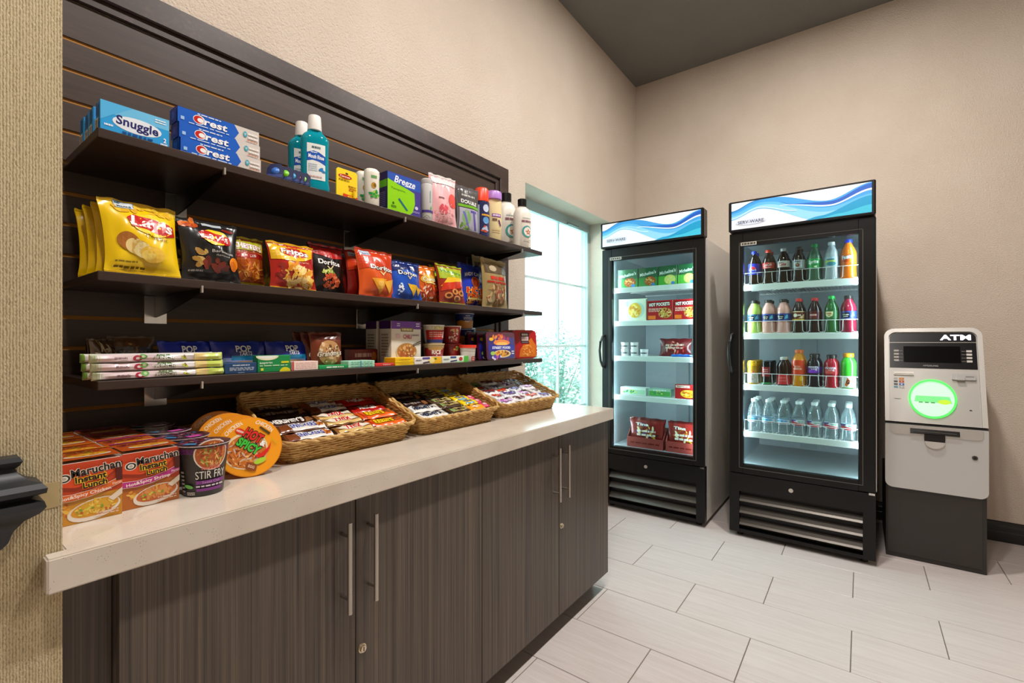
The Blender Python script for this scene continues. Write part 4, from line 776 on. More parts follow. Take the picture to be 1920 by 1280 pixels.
def fc_mac(p, r, h): p.poly([(-r*1.3, h*.03), (r*1.4, h*.03), (r*1.4, h*.46), (r*.5, h*.56), (0, h*.46), (-r*.6, h*.55), (-r*1.3, h*.46)], '#e0962a'); p.ell(r*.1, h*.52, r*.3, h*.12, '#e9e2d0', 0, 16, PI, 2 * PI); p.bars(-r*.1, h*.80, r*.4, h*.86, 1, '#d8dcea', 4); p.bars(-r*.3, h*.60, r*.7, h*.74, 2, '#dfe4f0', 3)
def fc_red2(p, r, h): p.rect(-r*1.0, h*.05, r*1.2, h*.8, '#9a1c1a'); p.blobs(r*.5, h*.7, r*.4, h*.14, 10, ['#d8a850', '#4f8a34'], r*.12, 3)
def fc_tub(p, r, h): p.rect(-r*1.3, h*.70, r*1.3, h*.76, '#b8b0a8'); p.rect(r*.3, h*.04, r*1.2, h*.36, '#a82a2c'); p.bars(r*.4, h*.1, r*1.1, h*.3, 2, '#e2b0a8', 2)
Yq = 1.365
cup('red and tan rice cup under the red noodle cup', sx(813, Yq), Yq, Z3, .042, .074, '#b39a6a', fc_rice, '#cbb68a'); cup('red noodle cup with blue band on top of the rice cup', sx(813, Yq), Yq, Z3 + .075, .042, .073, '#c9bfae', fc_red)
cup('dark red soup cup under the stew cup', sx(846, Yq + .028), Yq + .028, Z3, .041, .074, '#8f1f1c', fc_red2, '#8f1f1c'); cup('red stew cup with pale noodles pictured, on the dark red soup cup', sx(846, Yq + .028), Yq + .028, Z3 + .075, .041, .073, '#8a1c1a', fc_stew)
Y3 = 1.475; x3 = sx(873, Y3)
cup('navy macaroni cup, lowest of three stacked', x3, Y3, Z3, .044, .070, '#20387e', fc_mac, '#dfe4ee'); cup('navy macaroni cup, middle of three stacked', x3, Y3, Z3 + .071, .044, .070, '#20387e', fc_mac, '#dfe4ee'); cup('navy macaroni cup, topmost of three stacked', x3 - .008, Y3, Z3 + .142, .044, .070, '#20387e', fc_mac, '#dfe4ee')
cup('white tub with bright red lid in front of the macaroni cups', sx(877, 1.314), 1.314, Z3, .033, .060, '#ddd6cc', fc_tub, '#e23a22', None, .86, .011, -.6, 1.1)
# ready-meal trays standing on edge
def tray(label, w, h, d, loc, rot, sleeve, front, group, rc=.014):
    t = thing('meal_tray', label, 'ready meal', loc, 0, group, rot)
    def outl(a, b, r): return [(cx * (a - r) + r * math.cos(t0 + k * PI / 8), b / 2 + cz * (b / 2 - r) + r * math.sin(t0 + k * PI / 8)) for cx, cz, t0 in ((1, 1, 0), (-1, 1, PI / 2), (-1, -1, PI), (1, -1, 1.5 * PI)) for k in range(5)]
    o1 = outl(w / 2, h, rc); o2 = outl(w / 2 - .012, h - .024, rc); n = len(o1)
    g = G(); g.add([(u, 0, v) for u, v in o1] + [(u, .004, v) for u, v in o1] + [(u, d, v + .012) for u, v in o2], [(k * n + i, k * n + (i + 1) % n, (k + 1) * n + (i + 1) % n, (k + 1) * n + i) for k in range(2) for i in range(n)] + [tuple(range(n)), tuple(range(2 * n, 3 * n))])
    g.build('tray', C('#1d1617', .35), t, 30)
    G().prism(outl(w / 2 - .0008, h - .0016, rc), lambda u, v, q: (u, q, v + .0008), -.0012, -.0001).build('film_lid', F(sleeve), t, 0)
    p = P(lambda u, v, l: (u, -.0012 - l, v)); front(p, w, h); p.build(t); return t
def f_street(p, w, h):
    p.rect(-w*.44, h*.05, w*.46, h*.80, '#3a2a7e'); p.blobs(w*.02, h*.78, w*.34, h*.12, 22, ['#d8502a', '#e88a3a', '#b02a5a'], w*.05, 3); p.ell(w*.02, h*.62, w*.28, h*.11, '#ef8a3a'); p.ell(w*.02, h*.58, w*.2, h*.06, '#f7c25a'); p.rect(-w*.44, h*.36, w*.46, h*.53, '#2a2aa0'); p.text('STREET FOOD', 0, h*.44, w*.62, h*.09, '#f0f0fa', .04)
    p.ell(w*.02, h*.22, w*.3, h*.14, '#e8d9b0'); p.ell(w*.02, h*.22, w*.26, h*.115, '#e8a028'); p.blobs(w*.02, h*.22, w*.22, h*.09, 26, ['#f4c858', '#c8641c', '#6a3a14'], w*.035, 5); p.ell(-w*.34, h*.74, w*.07, h*.06, '#f2c21c'); p.ell(-w*.3, h*.24, w*.08, h*.07, '#a8cf5a'); p.blobs(-w*.12, h*.10, w*.2, h*.05, 10, ['#e2568a', '#e8e0f0', '#6a3ac8'], w*.05, 7); p.bars(w*.34, h*.2, w*.43, h*.32, 2, '#e8e2f4')
Ys = SF + .025; xc, w = span(914, 965, Ys); h = sz(914, 622, Ys) - Z3
for k in range(3): tray(['purple street food noodle tray, foremost of three', 'purple street food noodle tray, middle of three', 'purple street food noodle tray, rearmost of three'][k], w, h, .030, (xc - .012 * k, Ys + .042 * k, Z3 + .0005), (-.06, 0, -.05), '#5a1430', f_street, 'purple street food trays')
def f_spag(p, w, h):
    p.rect(-w*.46, h*.03, w*.46, h*.97, '#b3161c'); p.rect(-w*.16, h*.52, w*.2, h*.90, '#2c1416'); p.bars(-w*.1, h*.80, w*.14, h*.87, 1, '#e8d8d0', 2); p.rect(-w*.12, h*.62, w*.16, h*.76, '#d8c4c0'); p.bars(-w*.08, h*.66, w*.12, h*.73, 2, '#7a2a2c', 4); p.rect(-w*.12, h*.54, w*.16, h*.59, '#6a5a5c')
    p.poly([(-w*.25, h*.05), (w*.45, h*.05), (w*.46, h*.45), (w*.28, h*.72), (w*.16, h*.62), (w*.2, h*.5), (-w*.05, h*.48), (-w*.2, h*.3)], '#d8711c'); p.blobs(w*.1, h*.27, w*.28, h*.2, 70, ['#f0a53a', '#e8842a', '#c8561a', '#f5bd62'], w*.045, 5, .3)
Yt = SF + .03; xc, w = span(985, 1020, Yt)
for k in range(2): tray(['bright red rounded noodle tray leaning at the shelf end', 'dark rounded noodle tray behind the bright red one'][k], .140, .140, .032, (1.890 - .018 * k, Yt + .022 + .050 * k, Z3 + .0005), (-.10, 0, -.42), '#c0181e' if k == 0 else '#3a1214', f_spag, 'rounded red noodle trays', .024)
# ------------------------------------------------------------------ counter: noodle boxes, cups, bowls
def soup_art(p, w, h, k, ymax, ribbon):
    p.rect(-w/2, .0005, w/2, h, '#c9431c'); p.rect(-w/2, .0005, w/2, h*.44, '#b5641c' if k else '#c98a1e'); p.blobs(-w*.36, h*.26, w*.12, h*.14, 14, ['#e0982a', '#c8521c', '#e8b84a'], w*.05, 4)
    p.ell(w*.08, h*.19, w*.40, h*.17, '#e8ddd0', -.12 + .3); p.ell(w*.09, h*.215, w*.36, h*.13, '#d8961e' if not k else '#c8642a', .16)
    p.blobs(w*.11, h*.232, w*.27, h*.095, 110, ['#e8bc3a', '#f0cd5a', '#d8a428'] if not k else ['#e8b84a', '#d87a3a', '#e0944a'], w*.055, 7, .35); p.blobs(w*.05, h*.17, w*.3, h*.06, 14, ['#d8d04a', '#c85a2a', '#7f9a2a'], w*.03, 5); p.poly([(w*.28, h*.33), (w*.5, h*.47), (w*.5, h*.36), (w*.36, h*.27)], '#e6d6c0'); p.bars(w*.1, h*.07, w*.44, h*.13, 2, '#e8c0a8', 3)
    pts = [(-w*.5, h*.40), (-w*.25, h*.385), (0, h*.41), (w*.25, h*.47), (w*.5, h*.56)]; p.poly(pts + [(u, v + h*.115) for u, v in pts[::-1]], '#f0e2d2'); p.poly([(u, v + h*.008) for u, v in pts] + [(u, v + h*.107) for u, v in pts[::-1]], ribbon)
def f_maru(k):
    def f(p, w, h):
        soup_art(p, w, h, k, h, '#e06a28' if not k else '#c0308a')
        p.rect(w*.40, h*.60, w*.5, h*.92, '#5a1c14'); p.poly([(-w*.5, h*.66), (-w*.2, h*.60), (w*.2, h*.66), (w*.36, h*.78), (w*.3, h*.9), (-w*.5, h*.84)], '#dd4a1c')
        p.ell(-w*.36, h*.775, w*.10, h*.075, '#efe8dc'); p.ell(-w*.36, h*.775, w*.085, h*.062, '#2a2420'); p.ell(-w*.36, h*.775, w*.055, h*.040, '#e8e0d4'); p.ell(-w*.36, h*.775, w*.03, h*.022, '#b8b0a6')
        p.text('Maruchan', w*.10, h*.865, w*.74, h*.135, '#161212', .03, .10, 0, '#f4ead8', .05); p.text('Instant', w*.02, h*.735, w*.46, h*.105, '#1c1412', .03, .07, 0, '#f2c62a', .07); p.text('Lunch', w*.08, h*.625, w*.36, h*.10, '#1c1412', .03, .08, 0, '#f2c62a', .07)
        p.text('Hot&Spicy ' + ['Chicken', 'Shrimp'][k], -w*.06, h*.468, w*.76, h*.072, '#f8efe4', .02, .10, 0, None, 0, 0); p.text('Flavor', w*.41, h*.575, w*.14, h*.04, '#f8efe4', 0, .2)
    return f
def t_maru(k):
    def f(p, w, d):
        p.rect(-w*.49, d*.01, w*.49, d*.99, '#b8521e'); p.blobs(0, d*.5, w*.42, d*.42, 26, ['#7a3a1c', '#c8702a', '#9a2f4a' if k else '#a8801e'], w*.09, 3 + k, .4); p.ell(w*.04, d*.30, w*.36, d*.13, '#ece0d2'); p.ell(w*.05, d*.34, w*.32, d*.12, '#e0a428'); p.blobs(w*.05, d*.34, w*.26, d*.08, 20, ['#f0c650', '#d88a24'], w*.05, 4, .35); p.bars(-w*.42, d*.62, w*.3, d*.72, 2, '#5a2418', 5); p.rect(-w*.49, d*.86, w*.49, d*.97, '#d8741e' if not k else '#a83a72')
    return f
MW, MD, MH = .0925, .094, .107
for k, xl in ((0, .1735), (1, .2685)):
    for r_ in range(4):
        lb = ('orange-ribboned chicken' if k == 0 else 'magenta-ribboned shrimp') + ' instant noodle box, ' + ['foremost of its row', 'second of its row', 'third of its row', 'rearmost of its row'][r_]
        t = carton('instant_noodle_box', lb, 'box', MW, MD - .001, MH, (xl + MW / 2, 1.104 + .012 * k + r_ * (MD + .001), CT), 0.0, C('#ded2c2', .38), f_maru(k) if r_ == 0 else None, None, t_maru(k), 'instant noodle boxes', None, None, .0022)
# stir-fry cups
def fc_stir(p, r, h):
    p.rect(-r*1.7, h*.83, r*1.7, h*.93, '#6a2a72'); p.bars(-r*1.4, h*.845, -r*.35, h*.915, 3, '#3a1440', 3); p.ell(r*.16, h*.80, r*.74, h*.30, '#efe2cf'); p.ell(r*.16, h*.80, r*.68, h*.275, '#b85a22'); p.blobs(r*.16, h*.80, r*.58, h*.22, 90, ['#e8a044', '#d87a2c', '#8fae3a', '#f0bf6a', '#a83a1c'], r*.12, 5, .22); p.rect(-r*1.2, h*.935, r*1.6, h*1.0, '#2a2422')
    p.text('CUP', r*.25, h*.60, r*.36, h*.05, '#e89a72', .03); p.text('NOODLES', r*.15, h*.545, r*.8, h*.055, '#e87a6a', .03); p.text('STIR FRY', r*.16, h*.42, r*1.35, h*.15, '#e9e4dc', -.002); p.rect(-r*.5, h*.245, r*.85, h*.315, '#7a2a86'); p.text('Sweet Chili', r*.16, h*.28, r*.8, h*.05, '#c08ac8'); p.bars(-r*.5, h*.19, r*.8, h*.22, 1, '#d8c8d8', 4); p.rect(-r*.5, h*.11, r*.7, h*.165, '#7a2a86'); p.ell(-r*.85, h*.21, r*.22, h*.035, '#5fae4a', -.2); p.bars(-r*.95, h*.05, -r*.55, h*.10, 2, '#cfc8c0', 6); p.bars(-r*1.25, h*.1, -r*1.05, h*.5, 6, '#9a948c', 8)
def lidart(t, r, z, seed):
    g_ = P(lambda u, v, l: (u, v, z + l)); g_.ell(0, 0, r*.99, r*.99, '#4a3038'); g_.blobs(0, r*.1, r*.8, r*.7, 40, ['#c85a8a', '#a83a2c', '#3f6a9a', '#d8a4b8', '#7a3a5a', '#2a2426'], r*.16, seed, .3); g_.text('STIR FRY', 0, -r*.1, r*1.1, r*.16, '#2a1c22', .02); g_.poly([(r*.1, -r*.95), (r*.6, -r*.75), (r*.45, -r*.35), (-r*.05, -r*.6)], '#d85ab0'); g_.poly([(-r*.8, -r*.4), (-r*.4, -r*.7), (-r*.3, -r*.4), (-r*.6, -r*.2)], '#4f8ab8'); g_.build(t, 'lid_print')
for k in range(4):
    t = cup(['black stir-fry noodle cup with white lettering, foremost of its row', 'black stir-fry noodle cup, second of its row', 'black stir-fry noodle cup, third of its row', 'black stir-fry noodle cup, rearmost of its row'][k], .408, 1.124 + .110 * k, CT, .0465, .108, '#2b2826', fc_stir if k == 0 else None, '#c9b4b4', 'stir-fry noodle cups', .78, .0012, -.16, 1.09)
    lidart(t, .0507, .108 - .0012, 3 + k)
# spicy chicken bowls stood on edge
bowl_prof = [(.040, -.068), (.046, -.070), (.050, -.066), (.061, -.016), (.066, -.010), (.066, -.004), (.071, -.002), (.071, 0.0), (.001, 0.0)]
def f_bowl(t, full):
    p = P(lambda u, v, l: (u, v, l)); R = .0725
    p.ell(0, 0, R*.985, R*.985, '#f09a14', n=40)
    for a, s in ((2.2, 'CHICKEN'), (.95, 'CHICKEN')):
        p.text(s, R*.80*math.cos(a), R*.80*math.sin(a), R*.62, R*.14, '#f6ecd8', .02, a - PI/2, 0, None, 0, .35)
    if full:
        p.ell(-R*.12, -R*.12, R*.68, R*.62, '#e9d2a8', .3); p.ell(-R*.12, -R*.14, R*.62, R*.56, '#c9702a', .3); p.blobs(-R*.14, -R*.2, R*.56, R*.48, 120, ['#e0a050', '#a84a20', '#f0c27a', '#8a3a1c', '#d87a34', '#c9b09a'], R*.085, 6, .3)
        p.ell(-R*.28, R*.55, R*.16, R*.10, '#d8321c', -.5); p.text('NISSIN', -R*.28, R*.55, R*.24, R*.07, '#f6e8dc', .03, -.5)
        p.poly([(R*.30, R*.62), (R*.36, R*.66), (R*.66, R*.40), (R*.60, R*.34)], '#4a3a14')
        p.text('HOT', R*.12, R*.36, R*.62, R*.34, '#d8281c', .05, -.62, 0, '#201814', .07); p.text('SPICY', -R*.04, R*.02, R*.78, R*.30, '#3fbf3a', .05, -.62, 0, '#201814', .07); p.text('&', R*.40, R*.06, R*.18, R*.20, '#f2f0ea', .05, -.5, 0, '#201814', .07)
        p.poly([(R*.10, -R*.32), (R*.34, -R*.26), (R*.56, -R*.08), (R*.66, R*.10), (R*.60, -.14 * R), (R*.44, -R*.36), (R*.24, -R*.42)], '#d8261c'); p.ell(R*.28, -R*.52, R*.20, R*.09, '#a8cf3a', .3); p.poly([(-R*.12, -R*.50), (R*.18, -R*.66), (R*.12, -R*.86), (-R*.18, -R*.72)], '#8a4424'); p.text('EGG', 0, -R*.68, R*.2, R*.09, '#e8c8a0', .02, -.45); p.poly([(R*.7, R*.2), (R*.85, R*.0), (R*.83, -.02 * R), (R*.68, R*.18)], '#c8b01a')
    p.build(t, 'lid_print')
nrm = Vector((-.25, -.93, .27)).normalized()
up = (Vector((0, 0, 1)) - nrm * nrm.z).normalized(); rtv = up.cross(nrm)
rotm = Matrix((rtv, up, nrm)).transposed()
for k in range(4):
    c = Vector((.5245, 1.172, CT)) + Vector((.0, .058, 0)) * k
    c.z = CT + .0706 * math.sqrt(1 - nrm.z ** 2) + .0008
    t = thing('noodle_bowl', ['orange hot and spicy noodle bowl stood on edge, foremost of its row', 'orange noodle bowl stood on edge, second of its row', 'orange noodle bowl stood on edge, third of its row', 'orange noodle bowl stood on edge, rearmost of its row'][k], 'noodle bowl', c, 0, 'orange noodle bowls', rotm.to_euler()); t.scale = (.955, .955, .955)
    bprof = bowl_prof if k == 3 else [(r, max(z, -.030)) for r, z in bowl_prof]
    G().lathe(bowl_prof if k == 3 else [(.052, -.028), (.058, -.030), (.0605, -.026), (.064, -.012), (.066, -.008), (.066, -.004), (.071, -.002), (.071, 0.0), (.001, 0.0)], 36).build('bowl_body', C('#e08a12', .4), t, 40)
    G().lathe([(.0735, -.0008), (.0735, .0002), (.0725, .0004), (.001, .0004)], 40).build('lid', C('#d98412', .35), t, 40)
    f_bowl(t, k == 0)

# ------------------------------------------------------------------ wicker baskets of candy bars
BY0, BY1 = 1.165, 1.45                                # rim, front and back
def basket(x0, x1, label, seed):
    t = thing('wicker_basket', label, 'basket', (0, 0, CT), 0, 'wicker candy baskets'); rd = random.Random(seed)
    ZF, ZB = .056, .165                                # rim height at the front and at the back
    def loop(a, N=150):
        """a = 0 at the foot, 1 at the rim; rounded rectangle, flaring outwards"""
        fl = .030 * a; X0, X1, Y0, Y1 = x0 + .034 - fl, x1 - .034 + fl, BY0 + .034 - fl, BY1 - .012 + fl * .35; r = .03 + .012 * a
        pts = []
        per = [((X0 + r, Y0), (X1 - r, Y0)), ((X1, Y0 + r), (X1, Y1 - r)), ((X1 - r, Y1), (X0 + r, Y1)), ((X0, Y1 - r), (X0, Y0 + r))]; cs = [((X1 - r, Y0 + r), -PI/2), ((X1 - r, Y1 - r), 0), ((X0 + r, Y1 - r), PI/2), ((X0 + r, Y0 + r), PI)]
        for (p0, p1), (c, a0) in zip(per, cs):
            n = max(2, int(math.hypot(p1[0] - p0[0], p1[1] - p0[1]) / .0105))
            for i in range(n): pts.append((p0[0] + (p1[0] - p0[0]) * i / n, p0[1] + (p1[1] - p0[1]) * i / n))
            for i in range(5): pts.append((c[0] + r * math.cos(a0 + i * PI / 10), c[1] + r * math.sin(a0 + i * PI / 10)))
        return pts
    def rimz(y): q = min(1, max(0, (y - BY0 - .01) / (BY1 - BY0 - .02))); return ZF + (ZB - ZF) * q
    g = G(); lv = 0; z = .004
    while z < ZB - .004:
        base = loop(min(1.0, z / .075)); run = []
        n = len(base)
        for i, (x, y) in enumerate(base + [base[0]]):
            if z <= rimz(y) - .003:
                px, py = base[(i - 1) % n]; qx, qy = base[(i + 1) % n]; nx, ny = qy - py, px - qx; L = math.hypot(nx, ny) or 1
                o = .0026 * math.sin((i * .5 + lv * 1.0) * PI); run.append((x + nx / L * o, y + ny / L * o, z + .0008 * math.sin(i * .7 + lv)))
            else:
                if len(run) > 3: g.tube(run, .0036, 5)
                run = []
        if len(run) > 3: g.tube(run, .0036, 5)
        z += .0068; lv += 1
    tag(g.build('woven_strands', M_WICKER, t, 60), kind='stuff')
    g = G(); b0 = loop(.05); b1 = loop(1.0)
    m = min(len(b0), len(b1))
    for i in range(0, m, 3):
        f0, f1 = i / m, i / m; p0 = b0[int(f0 * len(b0))]; p1 = b1[int(f1 * len(b1))]; zt = rimz(p1[1]); zm = min(.075, zt)
        pts = [(p0[0], p0[1], .002)]
        pm = loop(min(1.0, zm / .075)); pmid = pm[int(f1 * len(pm))]; pts += [(pmid[0], pmid[1], zm)]
        if zt > .08: pts.append((p1[0], p1[1], zt))
        g.tube(pts, .0021, 5)
    tag(g.build('stakes', C('#a87d40', .55), t, 60), kind='stuff')
    for q in range(2):
        rim = []
        for i, (x, y) in enumerate(b1): a = i * .9 + q * PI; rim.append((x, y + .0035 * math.cos(a), rimz(y) + .0035 * math.sin(a)))
        G().tube(rim, .0045, 6, closed=True).build('rim_braid', M_WICKER, t, 60)
    fx0, fx1, fy0, fy1 = x0 + .036, x1 - .036, BY0 + .036, BY1 - .014
    G().add([(fx0, fy0, .040), (fx1, fy0, .040), (fx1, fy1, .110), (fx0, fy1, .110), (fx0, fy0, .003), (fx1, fy0, .003), (fx1, fy1, .003), (fx0, fy1, .003)],
            [(0, 1, 2, 3), (4, 7, 6, 5), (0, 4, 5, 1), (1, 5, 6, 2), (2, 6, 7, 3), (3, 7, 4, 0)]).build('basket_floor', C('#7a5a30', .6), t, 0)
    return t
BK = [(.596, 1.062), (1.066, 1.506), (1.510, 1.976)]
basket(*BK[0], 'wicker basket of red and brown candy bars beside the orange noodle bowls', 1)
basket(*BK[1], 'wicker basket of candy bars in the middle of the three', 2)
basket(*BK[2], 'wicker basket of small white and purple candy packs near the window', 3)
SLP = math.atan2(.070, BY1 - BY0 - .05)
def lay(x, y, lift=0.0): return (x, y, CT + .0425 + (y - BY0 - .036) * math.tan(SLP) + lift)
def T(s, col, out=None, bold=.04, w=.62, h=.42, cu=0, cv=0, extra=None, shear=.0):
    def f(p, L, W):
        if extra: extra(p, L, W)
        p.text(s, L*cu, W*cv, L*w, W*h, col, bold, 0, shear, out, .06) if s else p.bars(L*(cu - w/2), W*(cv - h/2), L*(cu + w/2), W*(cv + h/2), 1, col, 7)
    return f
def x_snick(p, L, W): p.rect(-L*.44, -W*.46, L*.44, W*.46, '#e6e0d8'); p.rect(-L*.44, -W*.46, -L*.22, W*.46, '#7a3f1c'); p.blobs(L*.3, 0, L*.10, W*.36, 10, ['#c8742a', '#8a4a20'], W*.18, 4)
def x_hersh(p, L, W): p.poly([(L*.28, -W*.4), (L*.44, -W*.3), (L*.44, W*.4), (L*.34, W*.3)], '#8a5a34')
def x_twix(p, L, W): p.rect(-L*.42, -W*.46, L*.42, -W*.22, '#d9b46a'); p.poly([(-L*.42, W*.1), (-L*.1, W*.46), (L*.42, W*.46), (L*.42, -W*.1), (-L*.2, -W*.2)], '#e8dcc8')
def x_kit(p, L, W): p.ell(0, 0, L*.36, W*.36, '#d8261a'); p.blobs(L*.34, -W*.1, L*.08, W*.3, 6, ['#e8642a', '#a81a14'], W*.16, 3)
def x_reese(p, L, W): p.blobs(L*.34, W*.05, L*.09, W*.3, 6, ['#7a3a1c', '#a8562a'], W*.2, 3); p.poly([(-L*.44, -W*.46), (-L*.34, -W*.46), (-L*.42, W*.46), (-L*.44, W*.46)], '#c8341a')
KIND = {
 'snickers': ('#6a3a1c', T('SNICKERS', '#2c3f9a', '#f0ece4', .04, .52, .46, .04, .02, x_snick), '#4a2814', 'brown and white caramel nut bar with blue lettering'),
 'hershey': ('#3a1f16', T("HERSHEY'S", '#efe9e0', None, .05, .66, .56, -.06, 0, x_hersh), '#2a1610', 'dark brown chocolate bar with white lettering'),
 'dark': ('#2a1814', T('', '#8a7a72', None, .02, .6, .3, -.05, 0, x_hersh), '#1c100c', 'very dark chocolate bar with dim lettering'),
 'twix': ('#8a5a2a', T('TWIX', '#c8201c', '#f2e8d8', .06, .42, .60, .02, .08, x_twix, .15), '#3a2414', 'gold and red caramel cookie bar'),
 'kit': ('#b51c16', T('KitKat', '#f4f0ea', '#7a1010', .04, .46, .48, -.02, 0, x_kit), '#8f1410', 'red wafer bar with white lettering'),
 'reese': ('#e8641a', T("REESE'S", '#f2c81e', '#6a3010', .05, .50, .46, -.06, 0, x_reese), '#d8541a', 'orange peanut butter cup pack with yellow lettering'),
 'cream': ('#e4e0d8', T("HERSHEY'S", '#26304a', None, .05, .64, .52, -.06, 0, lambda p, L, W: p.ell(L*.34, 0, L*.07, W*.3, '#c9c0ae')), '#c9c4ba', 'white cookies and cream bar with navy lettering'),
 'almond': ('#4a3420', T('', '#3a2c1a', '#c9b884', .03, .5, .34, .05, 0, lambda p, L, W: (p.rect(-L*.34, -W*.3, L*.42, W*.36, '#b8a468'), p.ell(-L*.26, 0, L*.1, W*.3, '#7f9a5a'))), '#241a14', 'tan and black nut bar with green corner'),
 'butter': ('#f0cf1a', T('BUTTERFINGER', '#2c5a9a', None, .04, .6, .34, 0, 0, lambda p, L, W: p.rect(-L*.3, -W*.46, L*.3, -W*.3, '#6fa8c8')), '#e8c010', 'yellow candy bar with blue lettering'),
 'chew': ('#f0a01c', T('', '#e8e0c0', None, .03, .5, .4, 0, 0, lambda p, L, W: p.blobs(0, 0, L*.34, W*.36, 14, ['#f4c02a', '#e87a1a'], W*.2, 3)), '#e88a18', 'orange fruit chew pack'),
 'berry': ('#d8406a', T('', '#f4d8e0', None, .03, .5, .4, 0, 0), '#c02a56', 'pink berry chew pack'),
}
def bar(kind, n, of, x, y, L, W, rz=0.0, lift=0.0, base=0, where='left', T_=.014):
    col, f, end, lb = KIND[kind]
    return barpack('candy_bar', lb + ', ' + where, 'candy bar', L, W, T_, col, lay(x, y, lift), f, (SLP, 0, rz), n + base, 'candy bars in the wicker baskets', end)
ORD = ['first from the front', 'second from the front', 'third from the front', 'fourth from the front', 'last at the back']
def column(kinds, xc, L, y0, dy, W, rz, tag_, base):
    for i, k in enumerate(kinds): bar(k, i, len(kinds), xc + .004 * ((i * 7 + base) % 3 - 1), y0 + i * dy, L, W, rz + .03 * ((i * 5 + base) % 3 - 1), .0035 * (i % 2), base, ORD[i if i < len(kinds) - 1 else 4] + ', ' + tag_)
b = BK[0]
column(['snickers', 'snickers', 'hershey', 'dark', 'dark'], b[0] + .108, .142, 1.228, .047, .046, -.04, 'first basket', 1)
column(['twix', 'twix', 'twix', 'snickers', 'snickers'], b[0] + .244, .138, 1.228, .047, .046, .02, 'first basket', 2)
column(['reese', 'reese', 'kit', 'kit'], b[0] + .377, .138, 1.234, .054, .053, -.03, 'first basket', 3)
b = BK[1]
column(['cream', 'cream', 'dark', 'dark', 'dark'], b[0] + .104, .130, 1.228, .047, .046, -.03, 'middle basket', 4)
column(['almond', 'almond', 'almond', 'almond', 'almond'], b[0] + .232, .122, 1.228, .047, .046, .03, 'middle basket', 5)
column(['chew', 'butter', 'butter', 'butter', 'butter'], b[0] + .338, .090, 1.228, .047, .046, .02, 'middle basket', 6)
for i in range(3): bar('berry', i, 3, b[0] + .398, 1.236 + .040 * i, .036, .036, .0, .001, 30, ORD[i] + ' along the middle basket side', .012)
b = BK[2]; rd = random.Random(4)
def f_small(a, c):
    def f(p, L, W): p.rect(-L*.4, -W*.1, L*.4, W*.3, a); p.blobs(0, 0, L*.3, W*.3, 8, [c, a], W*.18, int(L * 9000)); p.bars(-L*.3, -W*.3, L*.3, -W*.18, 1, '#6a5a66')
    return f
small = [('#e8e4e6', '#d8b0dc', '#b83ab0', 'white and magenta'), ('#e6e2e0', '#7a2a2c', '#4a1c22', 'white and maroon'), ('#ece8e6', '#c8391c', '#e2622a', 'white and orange-red'), ('#dfe0e6', '#5a4a8a', '#8a7ab8', 'white and violet')]
nn = 0
for j in range(5):
    for i in range(4):
        c0, c1, c2, nm = small[(i + 2 * j + (j == 2)) % 4]
        if j == 4 and i == 0: c0, c1, c2, nm = '#3a4a2a', '#6a9a3a', '#4f7a2c', 'dark green'
        barpack('candy_pack', nm + ' small candy pack, ' + ORD[min(j, 4)] + ', ' + ['cabinet side', 'inner cabinet side', 'inner window side', 'window side'][i] + ' of window basket', 'candy pack', .090, .048, .018, c0,
                lay(b[0] + .086 + i * .098 + rd.uniform(-.006, .006), 1.228 + j * .047 + rd.uniform(-.003, .003), .003 * ((i + j) % 3)), f_small(c1, c2), (SLP + rd.uniform(-.06, .06), rd.uniform(-.08, .08), rd.uniform(-.35, .35)), nn, 'small candy packs in the basket by the window', c0); nn += 1
